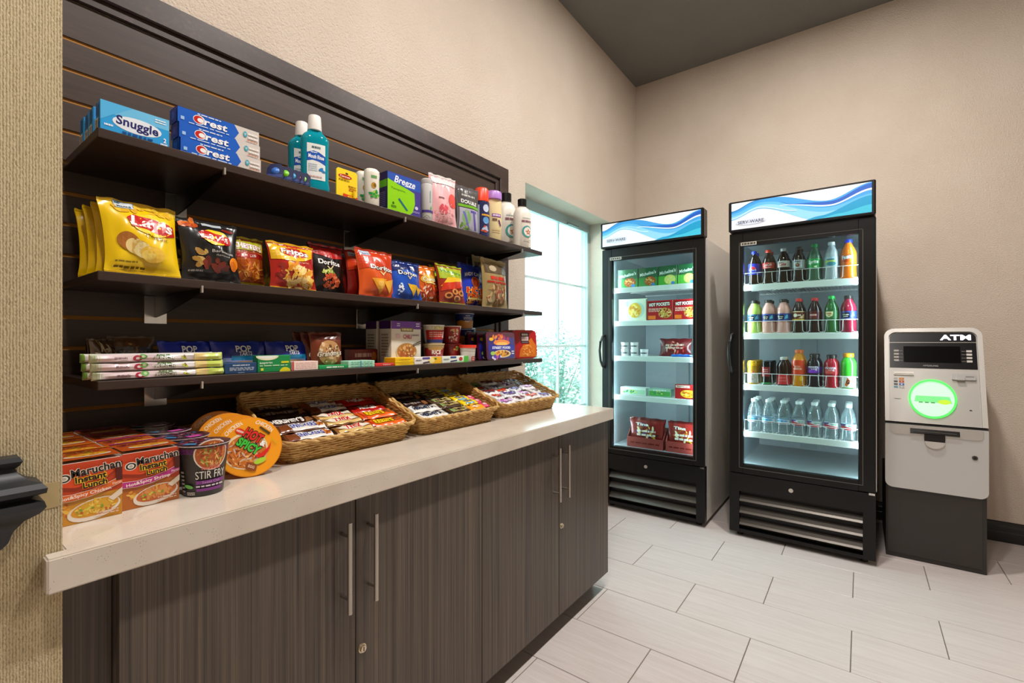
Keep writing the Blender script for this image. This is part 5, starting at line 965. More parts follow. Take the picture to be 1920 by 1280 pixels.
# ------------------------------------------------------------------ glass-door coolers
M_LED = C('#eaf6ff', .4, 0, 75.0); M_LINER = C('#a9b3b8', .45); M_SHELL = C('#c9c4bc', .4); M_WHITE = C('#e6e8e6', .4); M_WIRE = C('#d6d8d6', .35)
FW, FD, FXW = .72, .80, 3.15
def sgn(c, e=.16): return C(c, .35, 0, e)
def header_art(p, w, h):
    """backlit sign: pale ground, a light blue swell falling to the right, a deep blue ribbon rising to the corner"""
    p.rect(-w/2, -h/2, w/2, h/2, sgn('#dfe1ea'))
    def cv(pts):
        def f(u):
            for (a, x), (b, y) in zip(pts[:-1], pts[1:]):
                if u <= b: q = (u - a) / (b - a); q = q * q * (3 - 2 * q); return x + (y - x) * q
            return pts[-1][1]
        return f
    def band(lo, hi, col, u0=0.0, u1=1.0):
        n = 30; us = [u0 + (u1 - u0) * i / n for i in range(n + 1)]; V = lambda f, u: max(0.0, min(1.0, f(u)))
        p.poly([((u - .5) * w, (V(lo, u) - .5) * h) for u in us] + [((u - .5) * w, (max(V(lo, u), V(hi, u)) - .5) * h) for u in us[::-1]], sgn(col))
    U = cv([(0, .70), (.2, 1.0), (.34, 1.0), (.72, .60), (1, 1.0)]); L = cv([(0, .36), (.22, .66), (.68, -.05), (1, -.05)])
    one = lambda u: 1.0
    band(U, one, '#f4f6fa'); band(L, U, '#8ccaec'); band(cv([(0, .50), (.25, .80), (.72, .22), (1, .40)]), U, '#5cb2e4'); band(cv([(0, .60), (.24, .90), (.74, .36), (1, .62)]), U, '#3d98da')
    band(cv([(0, .6), (.3, .9), (.5, .62), (.74, .44), (1, .80)]), cv([(0, .6), (.3, .9), (.5, .64), (.74, .56), (1, .96)]), '#1c58b8', .38); band(cv([(0, .6), (.38, .66), (.74, .40), (1, .74)]), cv([(0, .6), (.38, .68), (.74, .445), (1, .80)]), '#eef4fa', .38)
    band(cv([(0, -.05), (.6, -.05), (1, -.05)]), cv([(.5, -.05), (.66, .10), (1, .56)]), '#1794c2', .56); band(cv([(0, -.05), (1, -.05)]), cv([(.6, -.05), (.8, .10), (1, .26)]), '#3cb6d2', .62)
    band(cv([(0, .40), (.22, .70), (.5, .40), (1, .2)]), cv([(0, .43), (.22, .73), (.5, .43), (1, .22)]), '#cfeaf6', 0, .5); band(cv([(0, .68), (.2, .98), (1, .98)]), cv([(0, .71), (.2, 1.0), (1, 1.0)]), '#2f78b8', 0, .22)
    p.ell(-w*.345, -h*.26, w*.12, h*.11, sgn('#cdd2e0')); p.text('SERV-WARE', -w*.345, -h*.26, w*.205, h*.12, sgn('#4a5266', .02), .02)
def fridge(label, Yc, shelves):
    t = thing('display_cooler', label, 'fridge', (FXW, Yc, 0), -PI / 2, 'glass-door coolers')
    hw = FW / 2
    for s in (-1, 1):
        a, b = sorted((s * hw, s * (hw - .035))); G().rbox(a, b, .045, FD, .03, 1.87, .003).build('side_panel', M_SHELL, t, 0)
        a, b = sorted((s * (hw - .036), s * (hw - .050))); G().box(a, b, .050, FD - .06, .40, 1.83).build('liner_side', M_LINER, t, 0)
    G().box(-hw + .0355, hw - .0355, FD - .06, FD, .03, 1.87).build('back_panel', M_LINER, t, 0)
    G().box(-hw + .0355, hw - .0355, .050, FD - .0605, 1.8305, 1.87).build('top_panel', M_LINER, t, 0)
    G().box(-hw + .0355, hw - .0355, .050, FD - .0605, .03, .4395).build('machine_housing', C('#8f989c', .45), t, 0)
    G().box(-.05, .05, FD - .075, FD - .0605, .45, 1.82).build('air_duct', C('#9aa4a8', .45), t, 0)
    for s in (-1, 1): G().box(s * .298 - .005, s * .298 + .005, .050, .058, .46, 1.80).build('led_strip', M_LED, t, 0)
    # header sign
    hd = G().rbox(-hw, hw, -.028, .060, 1.872, 2.056, .006).build('header_box', M_BLACK, t, 0)
    p = P(lambda u, v, l: (u, -.028 - l, 1.964 + v), 0, .001, .0002); header_art(p, FW - .035, .160); p.build(hd, 'sign_face')
    # door
    d = thing('door', None, None); d.parent = t
    g = G(); gx, z0, z1 = .284, .447, 1.785
    g.rbox(-hw, -gx, 0, .042, .392, 1.866, .003).rbox(gx, hw, 0, .042, .392, 1.866, .003).box(-gx, gx, .001, .042, .3925, z0).box(-gx, gx, .001, .042, z1, 1.8655)
    g.build('door_frame', M_BLACK, d, 0)
    g = G(); e = .022
    for a in ((-gx - e, -gx - e + .003, z0 - e, z1 + e), (gx + e - .003, gx + e, z0 - e, z1 + e)): g.box(a[0], a[1], -.0012, .002, a[2], a[3])
    g.box(-gx - e, gx + e, -.0012, .002, z1 + e - .003, z1 + e).box(-gx - e, gx + e, -.0012, .002, z0 - e, z0 - e + .003); g.build('frame_bead', C('#55504c', .3), d, 0)
    G().box(-gx - .002, gx + .002, .018, .022, z0 - .002, z1 + .002).build('glass_pane', M_DOORGLASS, d, 0)
    G().box(hw + .0005, hw + .004, .012, .040, .40, 1.86).build('door_edge_trim', C('#c8c6c4', .35, .5), d, 0)
    path = [(-hw + .018, 0, 1.245), (-hw + .014, -.020, 1.235), (-hw + .008, -.040, 1.20), (-hw + .004, -.050, 1.135), (-hw + .008, -.040, 1.06), (-hw + .014, -.020, 1.02), (-hw + .018, 0, 1.01)]
    G().tube(path, .009, 10).build('handle', C('#1a1918', .3), d, 60)
    pl = G().box(-gx - .012, -gx + .075, -.003, .0005, 1.786, 1.806).build('name_plate', C('#b9b2a6', .35), d, 0)
    p = P(lambda u, v, l: (u, -.003 - l, v)); p.bars(-gx - .006, 1.790, -gx + .069, 1.801, 1, '#4a4642', 3); p.build(pl)
    G().box(hw - .03, hw - .004, -.004, .03, .380, .391).build('hinge', M_CHROME, t, 0)
    # lower panel with louvres
    k = thing('kick_panel', None, None); k.parent = t
    g = G(); g.box(-hw, hw, .0, .045, .282, .388).box(-hw, -.305, .0, .045, .03, .2815).box(.305, hw, .0, .045, .03, .2815).box(-.3045, .3045, .0, .045, .03, .050); g.build('panel_frame', M_BLACK, k, 0)
    for i in range(3):
        zc = .235 - i * .072
        pts = [(-.002, zc - .012), (.004, zc - .018), (.036, zc + .014), (.032, zc + .020)]
        G().prism(pts, lambda y, z, x: (x, y, z), -.304, .304).build('louvre', C('#4e4740', .34, .4), k, 0)
    G().box(-.3045, .3045, .046, .049, .05, .282).build('grille_back', M_MATTE, k, 0)
    g = G(); g.cyl((-.03, 0, .335), (-.03, -.004, .335), .012, n=16); g.cyl((-.03, -.004, .335), (-.03, -.007, .335), .007, n=12); g.build('lock', C('#cfcac2', .25, .8), k)
    for sx_ in (-1, 1):
        for yy in (.06, FD - .06): G().cyl((sx_ * .31, yy, 0), (sx_ * .31, yy, .0295), .018, n=12).build('foot', M_MATTE, t)
    for z, guard in shelves:
        sh = thing('wire_shelf', None, None); sh.parent = t; sh.location = (0, 0, z)
        G().rbox(-.290, .290, .064, .076, -.036, .0, .002).build('price_rail', M_WHITE, sh, 0)
        g = G()
        for i in range(29): x = -.280 + i * .020; g.box(x - .0016, x + .0016, .0765, .70, -.006, -.002)
        g.box(-.30, .30, .70, .706, -.012, -.002).box(-.30, .30, .38, .385, -.012, -.0065); tag(g.build('rack_wires', M_WHITE, sh, 0), kind='stuff')
        if guard:
            g = G(); g.tube([(-.286, .070, .002), (-.286, .070, guard), (.286, .070, guard), (.286, .070, .002)], .0019, 6); g.build('guard_rail', M_WIRE, sh, 60)
            for i in range(8):
                x = -.2755 + i * .0787; wq = .019
                G().tube([(x - wq, .070, guard - .002), (x - wq + .003, .070, .012), (x - wq + .010, .071, .004), (x + wq - .010, .071, .004), (x + wq - .003, .070, .012), (x + wq, .070, guard - .002)], .0015, 5).build('guard_loop', M_WIRE, sh, 60)
    return t
S2 = [1.552, 1.251, .935, .643]; S1 = [1.590, 1.349, 1.095, .811]
Y1C, Y2C = 1.164, .298
fridge('black glass-door cooler of frozen meals beside the window', Y1C, [(z, 0) for z in S1])
fridge('black glass-door cooler of bottled drinks beside the cash machine', Y2C, [(S2[0], .072), (S2[1], .072), (S2[2], .068), (S2[3], .070)])

# ------------------------------------------------------------------ drinks
def W2(x, y): return (FXW + y, Y2C - x)
def liq(h): return C(h, .10, 0, 0, .6)
SODA = [(.80, 0), (.95, .015), (1.0, .05), (1.0, .14), (.95, .20), (.95, .27), (.985, .36), (.985, .60), (.92, .68), (.72, .78), (.48, .86), (.38, .90), (.38, .935)]
COKE = [(.80, 0), (.97, .015), (1.0, .06), (.92, .20), (.86, .30), (.93, .40), (.97, .45), (.97, .62), (.88, .70), (.66, .80), (.44, .88), (.38, .92), (.38, .935)]
JUICE = [(.86, 0), (.98, .015), (1.0, .05), (1.0, .30), (.97, .33), (.97, .58), (1.0, .61), (.98, .68), (.80, .78), (.56, .86), (.46, .90), (.46, .93)]
SPORT = [(.86, 0), (.98, .015), (1.0, .05), (.93, .16), (.98, .24), (.92, .32), (.99, .40), (.99, .62), (1.0, .66), (.94, .76), (.70, .84), (.56, .88), (.54, .91)]
WATER = [(.80, 0), (.96, .012), (.97, .05), (.92, .07), (.97, .10), (.92, .13), (.97, .16), (.92, .19), (.97, .22), (.93, .26), (.93, .46), (.98, .49), (.96, .60), (.84, .72), (.58, .83), (.42, .89), (.38, .93)]
CAN = [(.82, 0), (.92, .012), (1.0, .05), (1.0, .90), (.90, .955), (.88, .97)]
def drink(name, label, x, z, H, R, prof, body, capc, band=None, bandc=None, art=None, cat='bottle', capr=.44, rows=2, dy=.082, y0=.118, lab2=None, group=None, power=2.0):
    pf = [(r * R, q * H) for r, q in prof]; rt = pf[-1][1]
    cap = [(capr * R, rt - .004), (capr * R * 1.06, rt - .003), (capr * R * 1.06, H - .003), (capr * R * .95, H), (.0005, H)] if capc else None
    X, Yw = W2(x, y0)
    t = bottle(name, label, cat, (X, Yw, z), pf, body, cap, C(capc, .4) if capc else None, (band[0] * H, band[1] * H) if band else None, C(bandc, .35) if bandc else None,
               (lambda p, r: art(p, r, H)) if art else None, R * .99 if band else R, -PI / 2 - .10, 1, 1, 20, group, power)
    for k in range(1, rows):
        X, Yw = W2(x, y0 + k * dy); dup(t, (X, Yw, z), None, (lab2 or label) + ', in the ' + ['', 'second', 'third', 'fourth'][k] + ' row', group)
    return t
XB_ = [Y2C - ty(px, FXW + .118) for px in (1414, 1441, 1469, 1497.5, 1527, 1559, 1591)]
def a_pepsi(p, r, H):
    p.ell(0, H*.44, r*.62, r*.62, '#f0f0f2'); p.ell(0, H*.44, r*.60, r*.60, '#d8262c', 0, 20, .15, PI - .15); p.ell(0, H*.44, r*.60, r*.60, '#2438b0', 0, 20, PI + .25, 2 * PI - .25); p.text('PEPSI', 0, H*.44, r*.85, H*.045, '#1a1f4a', .04)
def a_coke(p, r, H): p.text('Coca-Cola', 0, H*.555, r*1.5, H*.085, '#f6f0ee', .01, .12, .25); p.bars(-r*.6, H*.465, r*.6, H*.485, 1, '#f0c0b8', 3)
def a_diet(p, r, H): p.text('Diet', -r*.2, H*.59, r*.6, H*.04, '#4a4446', .02, 0, .2); p.text('Coke', 0, H*.53, r*1.2, H*.085, '#b02420', .03, .05, .2); p.bars(-r*.6, H*.46, r*.6, H*.475, 1, '#8a8684', 3)
def a_zero(p, r, H): p.text('Pepsi', 0, H*.57, r*.9, H*.06, '#4a4c52', .03); p.ell(0, H*.475, r*.32, r*.32, '#5a3a2c'); p.ell(0, H*.485, r*.20, r*.16, '#a86a4a')
def a_sprite(p, r, H): p.text('Sprite', 0, H*.50, r*1.45, H*.13, '#f2faf2', .03, .06, .15); p.poly([(r*.1, H*.40), (r*.55, H*.41), (r*.5, H*.36), (r*.12, H*.36)], '#e6f4d0')
def a_clear(p, r, H): p.ell(-r*.1, H*.46, r*.8, H*.08, '#b8cf6a'); p.ell(r*.1, H*.42, r*.7, H*.05, '#3a8a9a'); p.bars(-r*.5, H*.51, r*.5, H*.55, 1, '#2f6a8a', 3)
def a_fanta(p, r, H): p.text('Fanta', -r*.05, H*.55, r*1.4, H*.10, '#f6f2ea', .05, .1, 0, '#1f3a9a', .06); p.ell(r*.6, H*.46, r*.34, H*.055, '#f0a41a'); p.ell(-r*.3, H*.45, r*.5, H*.03, '#c8441a')
def a_min(p, r, H, c='#f0c81a'): p.rect(-r*.75, H*.40, r*.25, H*.53, '#1a1a1c'); p.text('minute', -r*.25, H*.485, r*.8, H*.032, '#f2f2f0', .02); p.text('maid', -r*.25, H*.435, r*.6, H*.035, '#f2f2f0', .02); p.rect(-r*1.2, H*.335, r*1.2, H*.365, c); p.poly([(r*.35, H*.41), (r*.9, H*.44), (r*.8, H*.55), (r*.5, H*.5)], '#5fc0d8')
def a_drp(p, r, H): p.rect(-r*1.2, H*.60, r*1.2, H*.625, '#e2c89a'); p.rect(-r*1.2, H*.36, r*1.2, H*.40, '#e0c24a'); p.ell(-r*.35, H*.51, r*.35, H*.055, '#e2d2b8'); p.bars(-r*.5, H*.49, r*.5, H*.53, 1, '#f2e6d4', 5); p.poly([(r*.1, H*.42), (r*1.1, H*.42), (r*1.1, H*.55)], '#d8b48a')
def a_cherry(p, r, H): p.ell(0, H*.50, r*.6, H*.07, '#7a1f28'); p.bars(-r*.5, H*.48, r*.5, H*.53, 1, '#d8b4b0', 4); p.bars(-r*.5, H*.40, r*.5, H*.42, 1, '#7a4a4e', 2)
def a_ginger(p, r, H): p.poly([(-r*.8, H*.57), (r*.35, H*.57), (r*.3, H*.46), (-r*.2, H*.41), (-r*.7, H*.46)], '#e2d2a2'); p.bars(-r*.6, H*.50, r*.15, H*.53, 1, '#a83a2a', 3); p.bars(-r*.4, H*.46, 0, H*.48, 1, '#2f6a3a', 4)
def a_monster(p, r, H): p.rect(-r*1.2, H*.06, r*1.2, H*.45, '#d8d4cc'); p.blobs(0, H*.35, r*.8, H*.2, 16, ['#d86a4a', '#e8b02a', '#c84a6a'], r*.18, 5); p.rect(-r*1.2, H*.76, r*1.2, H*.88, '#e8a81e')
def a_cola2(p, r, H): p.rect(-r*.9, H*.34, r*.9, H*.74, '#8a1f24'); p.bars(-r*.5, H*.45, r*.5, H*.65, 3, '#c88a86', 3); p.rect(-r*1.2, H*.03, r*1.2, H*.10, '#2f9a5a')
def a_tea(p, r, H): p.rect(-r*1.3, H*.04, r*1.3, H*.40, '#d8343a'); p.bars(-r*.6, H*.15, r*.6, H*.3, 2, '#e86a66', 3)
def a_body(p, r, H): p.rect(-r*1.1, H*.30, r*1.1, H*.72, '#e0421c'); p.text('BODY', 0, H*.54, r*.9, H*.05, '#f4c8b0', .02); p.text('ARMOR', 0, H*.48, r*1.3, H*.05, '#f6d8c4', .03); p.ell(r*.6, H*.22, r*.3, H*.07, '#f2c01e')
def a_pow(c):
    def f(p, r, H): p.text('POWER', 0, H*.60, r*1.5, H*.065, '#e8e0f0', .04); p.text('ADE', r*.1, H*.53, r*.9, H*.055, '#f0e8f4', .04); p.ell(-r*.2, H*.48, r*.7, H*.05, c)
    return f
def a_gat(p, r, H): p.rect(-r*1.2, H*.03, r*1.2, H*.36, '#dfe4d8'); p.poly([(-r*.35, H*.10), (r*.0, H*.32), (r*.35, H*.22), (r*.1, H*.12), (-r*.1, H*.06)], '#d8621c'); p.text('G', r*.05, H*.19, r*.4, H*.12, '#2a2a2a', .05)
def a_wat1(p, r, H): p.rect(-r*1.2, H*.44, r*1.2, H*.46, '#2f8ac8'); p.bars(-r*.8, H*.36, r*.8, H*.42, 1, '#3f9ad0', 2); p.rect(-r*1.2, H*.31, r*1.2, H*.325, '#8a4a5a')
def a_wat2(p, r, H): p.poly([(-r*1.1, H*.34), (-r*.3, H*.30), (r*1.0, H*.30), (r*1.0, H*.36), (0, H*.38), (-r*1.1, H*.44)], '#c0303c'); p.poly([(-r*1.2, H*.40), (-r*.3, H*.42), (-r*.2, H*.46), (-r*1.2, H*.46)], '#4a3a8a'); p.bars(r*.1, H*.40, r*.9, H*.43, 1, '#4f9a6a', 3)
cola = liq('#1c0f0a')
GR1 = 'soda bottles on the top cooler shelf'
Hs = .212; z = S2[0]
drink('soda_bottle', 'cola bottle with royal blue label and round emblem', XB_[0], z, Hs, .0335, SODA, cola, '#2a3ab8', (.30, .62), '#2a2fc0', a_pepsi, group=GR1)
drink('soda_bottle', 'cola bottle with red label and red cap on the top shelf', XB_[1], z, Hs, .0345, COKE, cola, '#d8301c', (.45, .62), '#c01f1c', a_coke, group=GR1)
drink('soda_bottle', 'cola bottle with silver label and red lettering', XB_[2], z, Hs, .0345, COKE, cola, '#c9c9c4', (.45, .63), '#cfc9c2', a_diet, group=GR1)
drink('soda_bottle', 'cola bottle with silver label and round brown emblem', XB_[3], z, Hs, .0345, SODA, cola, '#2a2a2c', (.38, .62), '#b9bcc0', a_zero, group=GR1)
drink('soda_bottle', 'green lemon-lime soda bottle with white lettering', XB_[4], z, Hs + .006, .0365, SODA, liq('#3f6a52'), '#108a48', (.34, .60), '#12984a', a_sprite, group=GR1)
drink('soda_bottle', 'clear soda bottle with pale blue label and white cap', XB_[5], z, Hs + .008, .0370, SODA, liq('#a9b4ba'), '#d4dade', (.36, .60), '#a8c4d4', a_clear, group=GR1)
drink('soda_bottle', 'bright orange soda bottle with blue cap', XB_[6], z, Hs + .012, .0390, SODA, liq('#e8701a'), '#2038c0', (.38, .60), '#e0641c', a_fanta, group=GR1)
GR2 = 'bottles on the second cooler shelf'; z = S2[1]; Hs = .205
for i, (c, bc, lb) in enumerate((('#b8d86a', '#2f5a86', 'pale green lemonade bottle with black label'), ('#e0a89c', '#2a4a9a', 'pale pink lemonade bottle beside the green lemonade'), ('#e0a49a', '#2a4a9a', 'pale pink lemonade bottle beside the brown root beer'))):
    drink('juice_bottle', lb, XB_[i], z, Hs, .0375, JUICE, liq(c), '#1c1a1a', (.335, .575), bc, (lambda p, r, H, i=i: a_min(p, r, H, ['#e8d81e', '#d8707a', '#d8606a'][i])), capr=.52, group=GR2)
drink('soda_bottle', 'brown root beer bottle with cream banded label and red cap', XB_[3], z, Hs, .0345, COKE, liq('#241008'), '#d8342c', (.36, .625), '#6a2a18', a_drp, group=GR2)
drink('soda_bottle', 'dark cherry soda bottle with maroon label and red cap', XB_[4], z, Hs, .0345, COKE, liq('#20090c'), '#c8242c', (.38, .62), '#4a1218', a_cherry, group=GR2)
drink('soda_bottle', 'green ginger ale bottle with cream shield label', XB_[5], z, Hs + .006, .0350, SODA, liq('#1f5a2c'), '#12b04a', (.38, .60), '#2a6a38', a_ginger, group=GR2)
drink('juice_bottle', 'dark red fruit punch bottle with black cap', XB_[6], z, Hs + .004, .0380, JUICE, liq('#8a1a34'), '#1c1a1a', (.335, .575), '#2f3f8a', (lambda p, r, H: a_min(p, r, H, '#e8d8e0')), capr=.52, group=GR2)
GR3 = 'cans and bottles on the third cooler shelf'; z = S2[2]
drink('drink_can', 'tall yellow and white drink can', XB_[0] - .006, z, .150, .0290, CAN, C('#e0a82a', .25, .4), None, None, None, a_monster, 'can', rows=4, dy=.062, y0=.105, group=GR3)
drink('drink_can', 'slim black drink can with maroon panel', XB_[1] - .008, z, .148, .0280, CAN, C('#16181a', .25, .4), None, None, None, a_cola2, 'can', rows=4, dy=.062, y0=.105, group=GR3)
drink('tea_bottle', 'dark tea bottle with coral red label and white cap', XB_[2], z, .170, .0365, JUICE, liq('#2a120c'), '#dcd8d2', (.06, .33), '#d23a3c', a_tea, capr=.50, group=GR3)
drink('sports_drink_bottle', 'tall orange sports drink bottle with orange cap', XB_[3], z, .215, .0360, JUICE, liq('#e08a12'), '#e2661a', (.335, .575), '#dd4a1a', a_body, capr=.50, group=GR3)
drink('sports_drink_bottle', 'dark purple sports drink bottle with black cap', XB_[4], z, .192, .0370, SPORT, liq('#14101e'), '#141416', (.42, .62), '#4a1f7a', a_pow('#8a3ac8'), capr=.60, group=GR3)
drink('sports_drink_bottle', 'red sports drink bottle with black cap', XB_[5], z, .188, .0370, SPORT, liq('#a8162a'), '#1a1416', (.42, .62), '#b8202c', a_pow('#e8564c'), capr=.60, group=GR3)
drink('sports_drink_bottle', 'bright green sports drink bottle with orange cap', XB_[6], z, .198, .0385, SPORT, liq('#3fb834'), '#f09a1c', None, None, a_gat, capr=.62, group=GR3)
z = S2[3]
for i in range(7):
    bl = i < 3
    drink('water_bottle', ('clear water bottle with blue striped label' if bl else 'clear water bottle with violet and red label') + ', front row', XB_[i], z, .200, .0365, WATER, M_WATER, '#e6eef0', (.29, .46), '#dfeaf0' if bl else '#d8dce6', a_wat1 if bl else a_wat2, capr=.44, rows=3, dy=.080, group='water bottles on the lowest cooler shelf',
          lab2=('clear water bottle with blue striped label' if bl else 'clear water bottle with violet and red label'))

# ------------------------------------------------------------------ frozen meals
def W1(x, y): return (FXW + y, Y1C - x)
def fx1(px, y): return Y1C - ty(px, FXW + y)
def frozen(name, label, cat, pl, pr, h, z, col, art, y=.10, d=.03, group=None, tilt=0.0, part='carton'):
    a, b = fx1(pl, y), fx1(pr, y); X, Yw = W1((a + b) / 2, y)
    return carton(name, label, cat, b - a - .003, d, h, (X, Yw, z), -PI / 2, col, art, None, None, group, (-tilt, 0, -PI / 2), part=part)
def a_mich(c1, c2, tx):
    def f(p, w, h):
        p.rect(-w/2, .0005, w/2, h*.48, c1); p.ell(w*.12, h*.30, w*.30, h*.24, c2); p.blobs(w*.12, h*.30, w*.25, h*.19, 30, ['#d89a4a', '#e8c070', '#b8602a'] if tx else ['#e0cf6a', '#c9d880', '#f0e0a0'], w*.05, 3, .5); p.text("Michelina's", 0, h*.70, w*.86, h*.17, '#eef4ec', .02, .16, .2); p.ell(w*.28, h*.12, w*.10, h*.08, '#3f86c8')
    return f
G1 = 'green frozen meal boxes'
for i, (a, b, tx) in enumerate(((1158, 1196, 1), (1197, 1233, 1), (1234, 1270, 0), (1271, 1305, 0))):
    frozen('frozen_meal_box', ['dark green frozen dinner box with brownish food beside the cooler wall', 'dark green frozen dinner box with brownish food, second along', 'bright green frozen dinner box with pale pasta, third along', 'bright green frozen dinner box with pale pasta at the row end'][i], 'box', a, b, .138, S1[0], '#1f5a34', a_mich('#2f8a3f' if tx else '#4fa83a', '#a8542a' if tx else '#cfd06a', tx), .115, .035, G1)
def a_mac(p, w, h): p.rect(-w*.48, h*.02, w*.48, h*.98, '#dfe8cf'); p.ell(w*.16, h*.48, w*.28, h*.36, '#b8d4cc'); p.ell(w*.10, h*.48, w*.24, h*.34, '#e8b83a'); p.blobs(w*.10, h*.48, w*.20, h*.28, 30, ['#f2cf5a', '#d8922a', '#f6e08a'], w*.06, 3, .6); p.rect(-w*.44, h*.66, -w*.14, h*.90, '#b8dcd0'); p.bars(-w*.4, h*.2, -w*.16, h*.5, 4, '#c9cf9a', 3)
frozen('frozen_meal_box', 'pale green macaroni box on the second cooler shelf', 'box', 1160, 1212, .160, S1[1], '#d4dfc0', a_mac, .11, .03)
def a_hot(p, w, h): p.rect(-w*.46, h*.70, w*.40, h*.95, '#8f1016'); p.text('HOT POCKETS', -w*.02, h*.80, w*.80, h*.17, '#f4eee6', .05, .03, 0, '#3a0a0c', .05); p.bars(-w*.44, h*.44, w*.10, h*.60, 3, '#f0c8b8', 3); p.ell(w*.2, h*.36, w*.26, h*.26, '#c9a04a'); p.blobs(w*.18, h*.34, w*.24, h*.22, 30, ['#d8b45a', '#8a4a24', '#e8d09a', '#b83a2a'], w*.06, 5, .5); p.rect(-w*.46, h*.06, -w*.16, h*.24, '#e8762a')
for i, (a, b) in enumerate(((1213, 1262), (1263, 1308))): frozen('frozen_snack_box', ['red stuffed sandwich box beside the macaroni box', 'red stuffed sandwich box beside its twin at the row end'][i], 'box', a, b, .140, S1[1], '#b01a20', a_hot, .11, .05, 'red stuffed sandwich boxes')
def a_tub(p, r, h): p.rect(-r*1.4, h*.3, r*1.4, h*.6, '#c9ccd2'); p.bars(-r*.9, h*.35, r*.9, h*.55, 1, '#3a3f48', 3)
for i in range(3):
    for j in range(2 if i < 2 else 1):
        X, Yw = W1(fx1(1172 + 18 * i, .12), .12)
        t = cup('small white yogurt cup, ' + ['lower', 'upper'][j] + ' of the stack ' + ['beside the cooler wall', 'in the middle', 'next to the red pouch'][i], X, Yw, S1[2] + j * .050, .028, .048, '#e2e4e6', a_tub, '#eef0f2', 'small white cups in the cooler', .9, .003, -PI / 2)
def a_burr(p, w, h): p.blobs(0, h*.5, w*.4, h*.36, 30, ['#8a1a1c', '#5a1014', '#c8443a', '#d8a08a'], w*.07, 3, .4); p.bars(-w*.3, h*.42, w*.3, h*.66, 2, '#c8a898', 6)
X, Yw = W1(fx1(1266, .16), .16)
bag('frozen_burrito_bag', 'dark red pouch of frozen snacks on the third cooler shelf', .225, .125, .05, '#6a1418', (X, Yw, S1[2] + .001), a_burr, .10, -PI / 2, 3, None, '#5a1014', 'frozen food')
X, Yw = W1(fx1(1278, .10), .10)
barpack('ice_cream_sandwich', 'flat bright blue ice cream pouch before the red pouch', 'ice cream', .13, .05, .016, '#2a6ac8', (X, Yw, S1[2]), lambda p, L, W: (p.rect(-L*.3, -W*.3, L*.3, W*.3, '#3f8ae0'), p.bars(-L*.2, -W*.1, L*.2, W*.1, 1, '#dbe8f6')), (0, 0, -PI / 2), 3, None, '#bcd4ee')
def a_tray(c):
    def f(p, w, h): p.rect(-w*.48, h*.1, w*.48, h*.7, c); p.blobs(0, h*.4, w*.4, h*.25, 14, ['#5fae3a', '#c9d86a', '#3a8a6a'], w*.05, 3); p.bars(-w*.3, h*.75, w*.3, h*.9, 1, '#e8f0ea', 3)
    return f
for i, (a, b) in enumerate(((1163, 1211), (1216, 1258))): frozen('frozen_tray', ['pale tray of frozen vegetables beside the cooler wall', 'green tray of frozen vegetables beside the red dinner box'][i], 'tray', a, b, .055, S1[3], '#cfdcd8' if i == 0 else '#8fb8a0', a_tray('#a8cfae' if i == 0 else '#4f9a4a'), .11, .09, None)
def a_ban(p, w, h): p.rect(-w*.46, h*.78, w*.2, h*.95, '#e8d8c8'); p.text('Banquet', -w*.12, h*.86, w*.55, h*.11, '#8f1416', .03); p.ell(w*.12, h*.36, w*.36, h*.28, '#e8b82a'); p.blobs(w*.12, h*.36, w*.28, h*.2, 20, ['#f2d46a', '#c8741c'], w*.07, 3)
frozen('frozen_meal_box', 'red frozen dinner box with yellow food on the fourth cooler shelf', 'box', 1265, 1306, .095, S1[3], '#a8181c', a_ban, .10, .05)
def a_disp(p, w, h): p.bars(-w*.4, h*.40, w*.4, h*.54, 1, '#7a2420', 3)
def a_roll(c):
    def f(p, w, h): p.blobs(0, h*.5, w*.36, h*.32, 34, ['#c9a03a', '#3a2018', '#d8c9a0', c, '#8a4a24'], w*.07, 4, .4); p.text('Tina', -w*.12, h*.80, w*.4, h*.10, '#e8e0d8', .04); p.bars(-w*.28, h*.4, w*.3, h*.6, 2, '#e2d8c8', 5)
    return f
for i, (a, b) in enumerate(((1176, 1243), (1248, 1312))):
    xa, xb = fx1(a, .09), fx1(b, .09); X, Yw = W1((xa + xb) / 2, .09); w = xb - xa
    t = thing('display_tray_box', ['open dark red display box nearer the window on the cooler floor', 'open dark red display box nearer the drinks cooler on the cooler floor'][i], 'box', (X, Yw, .4405), -PI / 2, 'red display boxes on the cooler floor')
    m = C('#9a3a34', .5)
    G().box(-w/2, w/2, 0, .003, 0, .072).build('front_wall', m, t, 0); G().box(-w/2, w/2, .003, .117, 0, .003).build('box_floor', m, t, 0); G().box(-w/2, w/2, .117, .12, 0, .14).build('back_wall', m, t, 0)
    for s in (-1, 1):
        pts = [(.003, .003), (.117, .003), (.117, .14), (.07, .14), (.003, .072)]; x0 = s * (w/2 - .003) if s > 0 else -w/2
        G().prism(pts, lambda y, q, x: (x, y, q), x0, x0 + .003).build('side_wall', m, t, 0)
    p = P(lambda u, v, l: (u, -l, v)); a_disp(p, w, .072); p.build(t)
    for k in range(2): bag('frozen_snack_pouch', ['dark red snack pouch at the front of the display box ', 'dark red snack pouch at the back of the display box '][k] + ['near the window', 'near the drinks cooler'][i], w * .96, .200, .036, '#7a1f1c' if i == 0 else '#8a2420', (FXW + .09 + .036 + .043 * k, Yw, .4445), a_roll('#4a2a7a' if i == 0 else '#c8741c'), .02, -PI / 2, 3 + k + i, 'pouches in the red display boxes', '#5a1414', 'frozen food')
